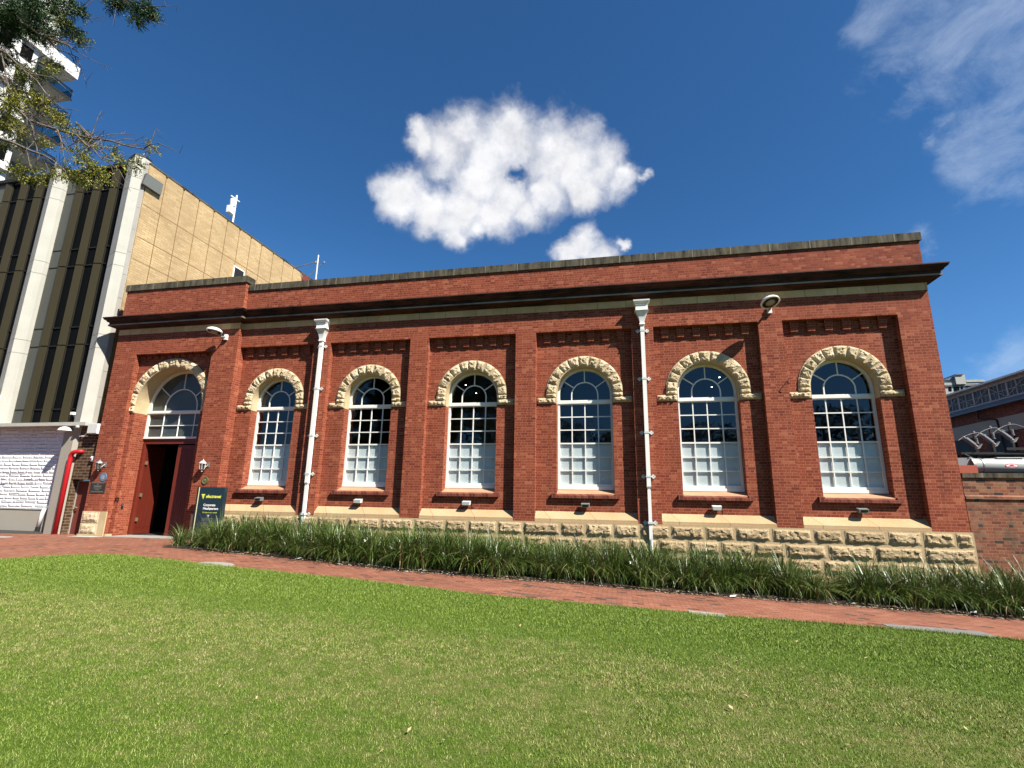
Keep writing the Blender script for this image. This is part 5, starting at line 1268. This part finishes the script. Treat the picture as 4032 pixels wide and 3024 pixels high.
TUFTS = [(6.64, -12.73, 7.66, 0.17), (6.51, -12.52, 7.92, 0.14), (7.06, -12.64, 7.53, 0.14), (7.0, -12.48, 7.9, 0.14), (7.3, -12.46, 7.85, 0.12), (8.16, -12.85, 7.11, 0.06), (7.92, -12.89, 7.0, 0.11), (7.11, -12.31, 7.67, 0.11), (7.95, -12.72, 6.95, 0.08), (8.13, -12.74, 6.8, 0.06), (6.44, -12.2, 7.82, 0.15), (7.27, -12.57, 7.21, 0.1), (6.3, -12.31, 7.82, 0.15), (6.48, -12.57, 7.53, 0.14), (6.39, -12.45, 7.12, 0.1), (7.36, -12.79, 6.4, 0.09), (6.9, -12.46, 6.69, 0.1), (6.31, -12.29, 6.91, 0.09), (7.16, -12.53, 6.67, 0.07), (7.16, -12.38, 6.92, 0.05), (6.25, -12.43, 7.9, 0.14), (7.31, -12.86, 7.41, 0.13), (5.88, -12.37, 8.05, 0.15), (6.25, -12.49, 7.43, 0.11), (7.38, -12.85, 5.95, 0.09), (7.71, -12.98, 5.65, 0.09), (6.87, -12.57, 5.99, 0.15), (7.43, -12.76, 5.57, 0.12), (7.43, -12.64, 6.11, 0.11), (7.45, -12.56, 6.09, 0.1), (7.82, -12.64, 5.81, 0.08), (7.0, -12.54, 5.61, 0.08), (8.02, -12.8, 5.24, 0.06), (7.89, -12.6, 5.71, 0.05), (8.28, -12.78, 5.42, 0.04), (8.21, -12.53, 5.53, 0.07), (8.39, -12.56, 5.36, 0.07), (8.87, -12.95, 4.84, 0.08), (8.97, -12.93, 4.73, 0.06), (9.08, -12.89, 4.65, 0.07), (8.04, -12.52, 5.04, 0.09), (8.61, -12.78, 4.71, 0.09), (8.59, -12.69, 4.76, 0.07), (9.11, -12.85, 4.58, 0.04), (8.15, -12.75, 4.86, 0.06), (7.78, -12.81, 4.88, 0.1), (8.08, -12.82, 4.76, 0.07), (9.05, -12.71, 4.95, 0.05), (9.19, -12.71, 4.85, 0.04), (9.18, -12.55, 4.97, 0.06), (8.96, -12.66, 5.14, 0.03), (9.37, -12.54, 5.13, 0.02), (9.35, -12.57, 5.18, 0.02), (6.88, -12.5, 6.49, 0.08), (7.65, -12.66, 6.6, 0.05), (8.03, -12.92, 6.19, 0.04), (7.65, -12.16, 8.12, 0.09), (7.83, -12.15, 8.13, 0.07), (8.13, -12.16, 7.88, 0.11), (8.29, -12.19, 7.9, 0.12), (8.4, -12.18, 7.78, 0.08), (8.24, -12.23, 7.63, 0.07), (7.73, -12.17, 8.16, 0.07)]
def bark(n):
    P = n.obj(); a = n.noise(P, 9, 5, .7)
    return {'Base Color': n.mix(n.mr(a, .3, .7), (.07, .05, .04, 1), (.24, .20, .165, 1)), 'Normal': n.bump(a, .6, .02)}
M_BARK = material('grey_brown_bark', bark, rough=.9)
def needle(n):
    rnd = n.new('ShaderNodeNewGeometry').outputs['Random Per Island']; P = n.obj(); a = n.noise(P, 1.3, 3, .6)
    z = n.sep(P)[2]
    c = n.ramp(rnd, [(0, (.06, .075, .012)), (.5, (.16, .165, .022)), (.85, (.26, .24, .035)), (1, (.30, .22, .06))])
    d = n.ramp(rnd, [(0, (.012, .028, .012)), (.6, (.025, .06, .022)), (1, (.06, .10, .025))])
    return n.mix(n.mr(n.m('ADD', n.m('MULTIPLY', a, 4.0), z), 8.1, 9.3), c, d)  # upper foliage darker, lower yellower: shade and sunlight put into the colour
def needle_shader(name):
    m = material(name, needle, rough=.5, spec=.3, alb=1); return m
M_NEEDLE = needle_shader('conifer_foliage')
def spray(S, c, d, L, r, n, w_):
    """one drooping twig with scale-leaf sprigs on both sides"""
    side = d.cross(Vector((0, 0, 1)));  side = side.normalized() if side.length > .01 else Vector((1, 0, 0)); up = side.cross(d)
    for i in range(n):
        f = (i + r.random()) / n; p = c + d * (L * f) + Vector((0, 0, -.12 * L * f * f))
        a = r.uniform(0, 6.283); o = (side * math.cos(a) + up * math.sin(a)); q = (d * r.uniform(.4, 1.0) + o * r.uniform(.5, 1.0)).normalized()
        l = L * r.uniform(.18, .34) * (1.1 - .5 * f); t_ = q.cross(Vector((r.uniform(-1, 1), r.uniform(-1, 1), r.uniform(-1, 1)))).normalized() * w_
        e = p + q * l
        i0 = len(S.v); S.v.extend((tuple(p - t_ * .5), tuple(p + q * l * .5 - t_), tuple(e), tuple(p + q * l * .5 + t_))); S.face((i0, i0 + 1, i0 + 2, i0 + 3))
def tuft(S, c, rad, r, dens=1.0, w_=.010, droop=.2):
    m = max(8, int(125 * dens * min(2.6, (rad / .13) ** 1.3)))
    for k in range(m):
        v = Vector((r.gauss(0, 1), r.gauss(0, 1), r.gauss(0, .8))).normalized(); st = Vector(c) + v * rad * r.uniform(.05, .75)
        d = (v * .8 + Vector((.45, .25, -droop)) * r.uniform(.3, 1.2)).normalized()
        spray(S, st, d, min(.24, max(.11, rad * .95)) * r.uniform(.7, 1.2) if w_ < .015 else rad * r.uniform(.45, .85), r, 16 if w_ < .015 else 11, w_)
tr = thing('conifer_tree', 'conifer with bare grey twigs and yellow green tufts overhanging the top left corner', 'tree', (1.6, -14.2, -.45))
T = MB(); T.smooth = True
T.tube([(1.6, -14.2, -.6), (1.55, -14.2, 1.5), (1.65, -14.15, 5), (1.5, -14.1, 9), (1.6, -14.1, 13), (1.6, -14.1, 16.5)], [.48, .36, .30, .24, .14, .03], 12)
r = random.Random(33)
for rad, pts in LIMBS:
    rad *= .72
    p0 = Vector(pts[0]); root = None
    if p0.x < 6.2:
        tz = max(3.5, p0.z - .9); n = [Vector((1.6, -14.15, tz)), Vector((1.6, -14.15, tz)).lerp(p0, .5) + Vector((0, 0, .25))]
        T.tube(n + [Vector(p) for p in pts], [rad * 2.2, rad * 1.6] + [rad * (1.15 - .85 * i / (len(pts) - 1)) for i in range(len(pts))], 7)
    else: T.tube(pts, [rad * (1.1 - .8 * i / (len(pts) - 1)) for i in range(len(pts))], 6)
    # dead twigs
    for (a, b) in zip(pts, pts[1:]):
        a, b = Vector(a), Vector(b)
        for k in range(int((b - a).length * 11)):
            s = a.lerp(b, r.random()); d = ((b - a).normalized() * .8 + Vector((r.uniform(-.6, .9), r.uniform(-.6, .6), r.uniform(-.7, .7)))).normalized(); l = r.uniform(.12, .5)
            m_ = s + d * l * .5 + Vector((0, 0, r.uniform(-.05, .05))); e = s + d * l + Vector((0, 0, r.uniform(-.12, .08)))
            T.tube([s, m_, e], [.0055, .004, .0018], 4, False)
            for q in range(2):
                g = m_.lerp(e, r.random()); T.tube([g, g + Vector((r.uniform(-.1, .16), r.uniform(-.1, .1), r.uniform(-.12, .1)))], [.003, .0014], 3, False)
T.build('trunk', M_BARK, tr)
Cn = MB()
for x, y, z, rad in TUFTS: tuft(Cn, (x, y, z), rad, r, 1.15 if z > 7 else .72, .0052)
# rest of the crown, out of the frame to the left and above
for i in range(420):
    a = r.uniform(0, 6.283); h = r.uniform(4.2, 16.5); mr_ = 6.0 * (1 - (h - 3) / 15.5) ** .7; q = mr_ * r.uniform(.35, 1.0)
    x, y = 1.6 + q * math.cos(a), -14.15 + q * .62 * math.sin(a)
    v = Vector((x, y, h)) - Vector((14.7464, -16.8307, 1.12)); dz = v.dot(_f); u_ = v.dot(_r) / dz if dz > .1 else -9; vv = v.dot(_u) / dz if dz > .1 else 9
    if dz > .1 and -1.06 < u_ and vv < .80: continue     # keep clear of the view
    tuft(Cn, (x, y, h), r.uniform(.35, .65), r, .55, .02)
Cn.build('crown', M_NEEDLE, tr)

# trees behind the camera: two reflect in the panes, four added to cut skylight
M_LEAF = material('dark_evergreen_leaf', lambda n: n.ramp(n.new('ShaderNodeNewGeometry').outputs['Random Per Island'], [(0, (.018, .034, .010)), (.6, (.04, .065, .018)), (1, (.075, .10, .03))]), rough=.5, spec=.3)
for (tx, ty, th, cr, lb) in ((4.0, -29.0, 15.5, 5.2, 'tall dark evergreen tree behind the lawn, reflected in the left windows'), (15.5, -44.0, 9.0, 5.2, 'rounded evergreen tree far behind the lawn, reflected low in the right windows'), (26, -50, 10.5, 6.0, 'broad unseen evergreen tree behind the lawn on the right, added to block low sky'), (38, -46, 12, 6.5, 'tall unseen evergreen tree behind the lawn farthest to the right, added to block low sky'), (-12, -40, 13, 6.5, 'tall unseen evergreen tree behind the lawn farthest to the left, added to block low sky'), (6, -54, 12, 6.5, 'big unseen evergreen tree farthest behind the lawn, added to block low sky')):
    t = thing('evergreen_tree', lb, 'tree', (tx, ty, -.6))
    T = MB(); T.smooth = True; T.tube([(tx, ty, -.8), (tx + .1, ty, th * .3), (tx, ty + .1, th * .6), (tx, ty, th * .92)], [.4, .3, .18, .04], 10)
    for k in range(14):
        a = k * 2.4; h = th * (.25 + .045 * k); T.tube([(tx, ty, h), (tx + cr * .4 * math.cos(a), ty + cr * .4 * math.sin(a), h + .6), (tx + cr * .75 * math.cos(a), ty + cr * .75 * math.sin(a), h + .9)], [.1, .06, .02], 6)
    T.build('trunk', M_BARK, t)
    Cn = MB()
    for k in range(2600):
        a = r.uniform(0, 6.283); f = r.uniform(0, 1); h = th * (.16 + .84 * f); q = cr * (math.sin(math.pi * min(1, .12 + .88 * (1 - f) ** .8)) ** .6 if f > .25 else .6 + 1.6 * f) * r.uniform(.35, 1.0) * (1 + .22 * math.sin(a * 5 + h * 1.7))
        c = Vector((tx + q * math.cos(a), ty + q * math.sin(a), h))
        for j in range(5):
            d = Vector((r.gauss(0, 1), r.gauss(0, 1), r.gauss(0, .7))).normalized(); s = d.cross(Vector((r.gauss(0, 1), r.gauss(0, 1), r.gauss(0, 1)))).normalized(); p = c + d * .22; l = r.uniform(.16, .34)
            Cn.poly([tuple(p), tuple(p + d * l * .5 + s * l * .3), tuple(p + d * l), tuple(p + d * l * .5 - s * l * .3)])
    Cn.build('crown', M_LEAF, t)
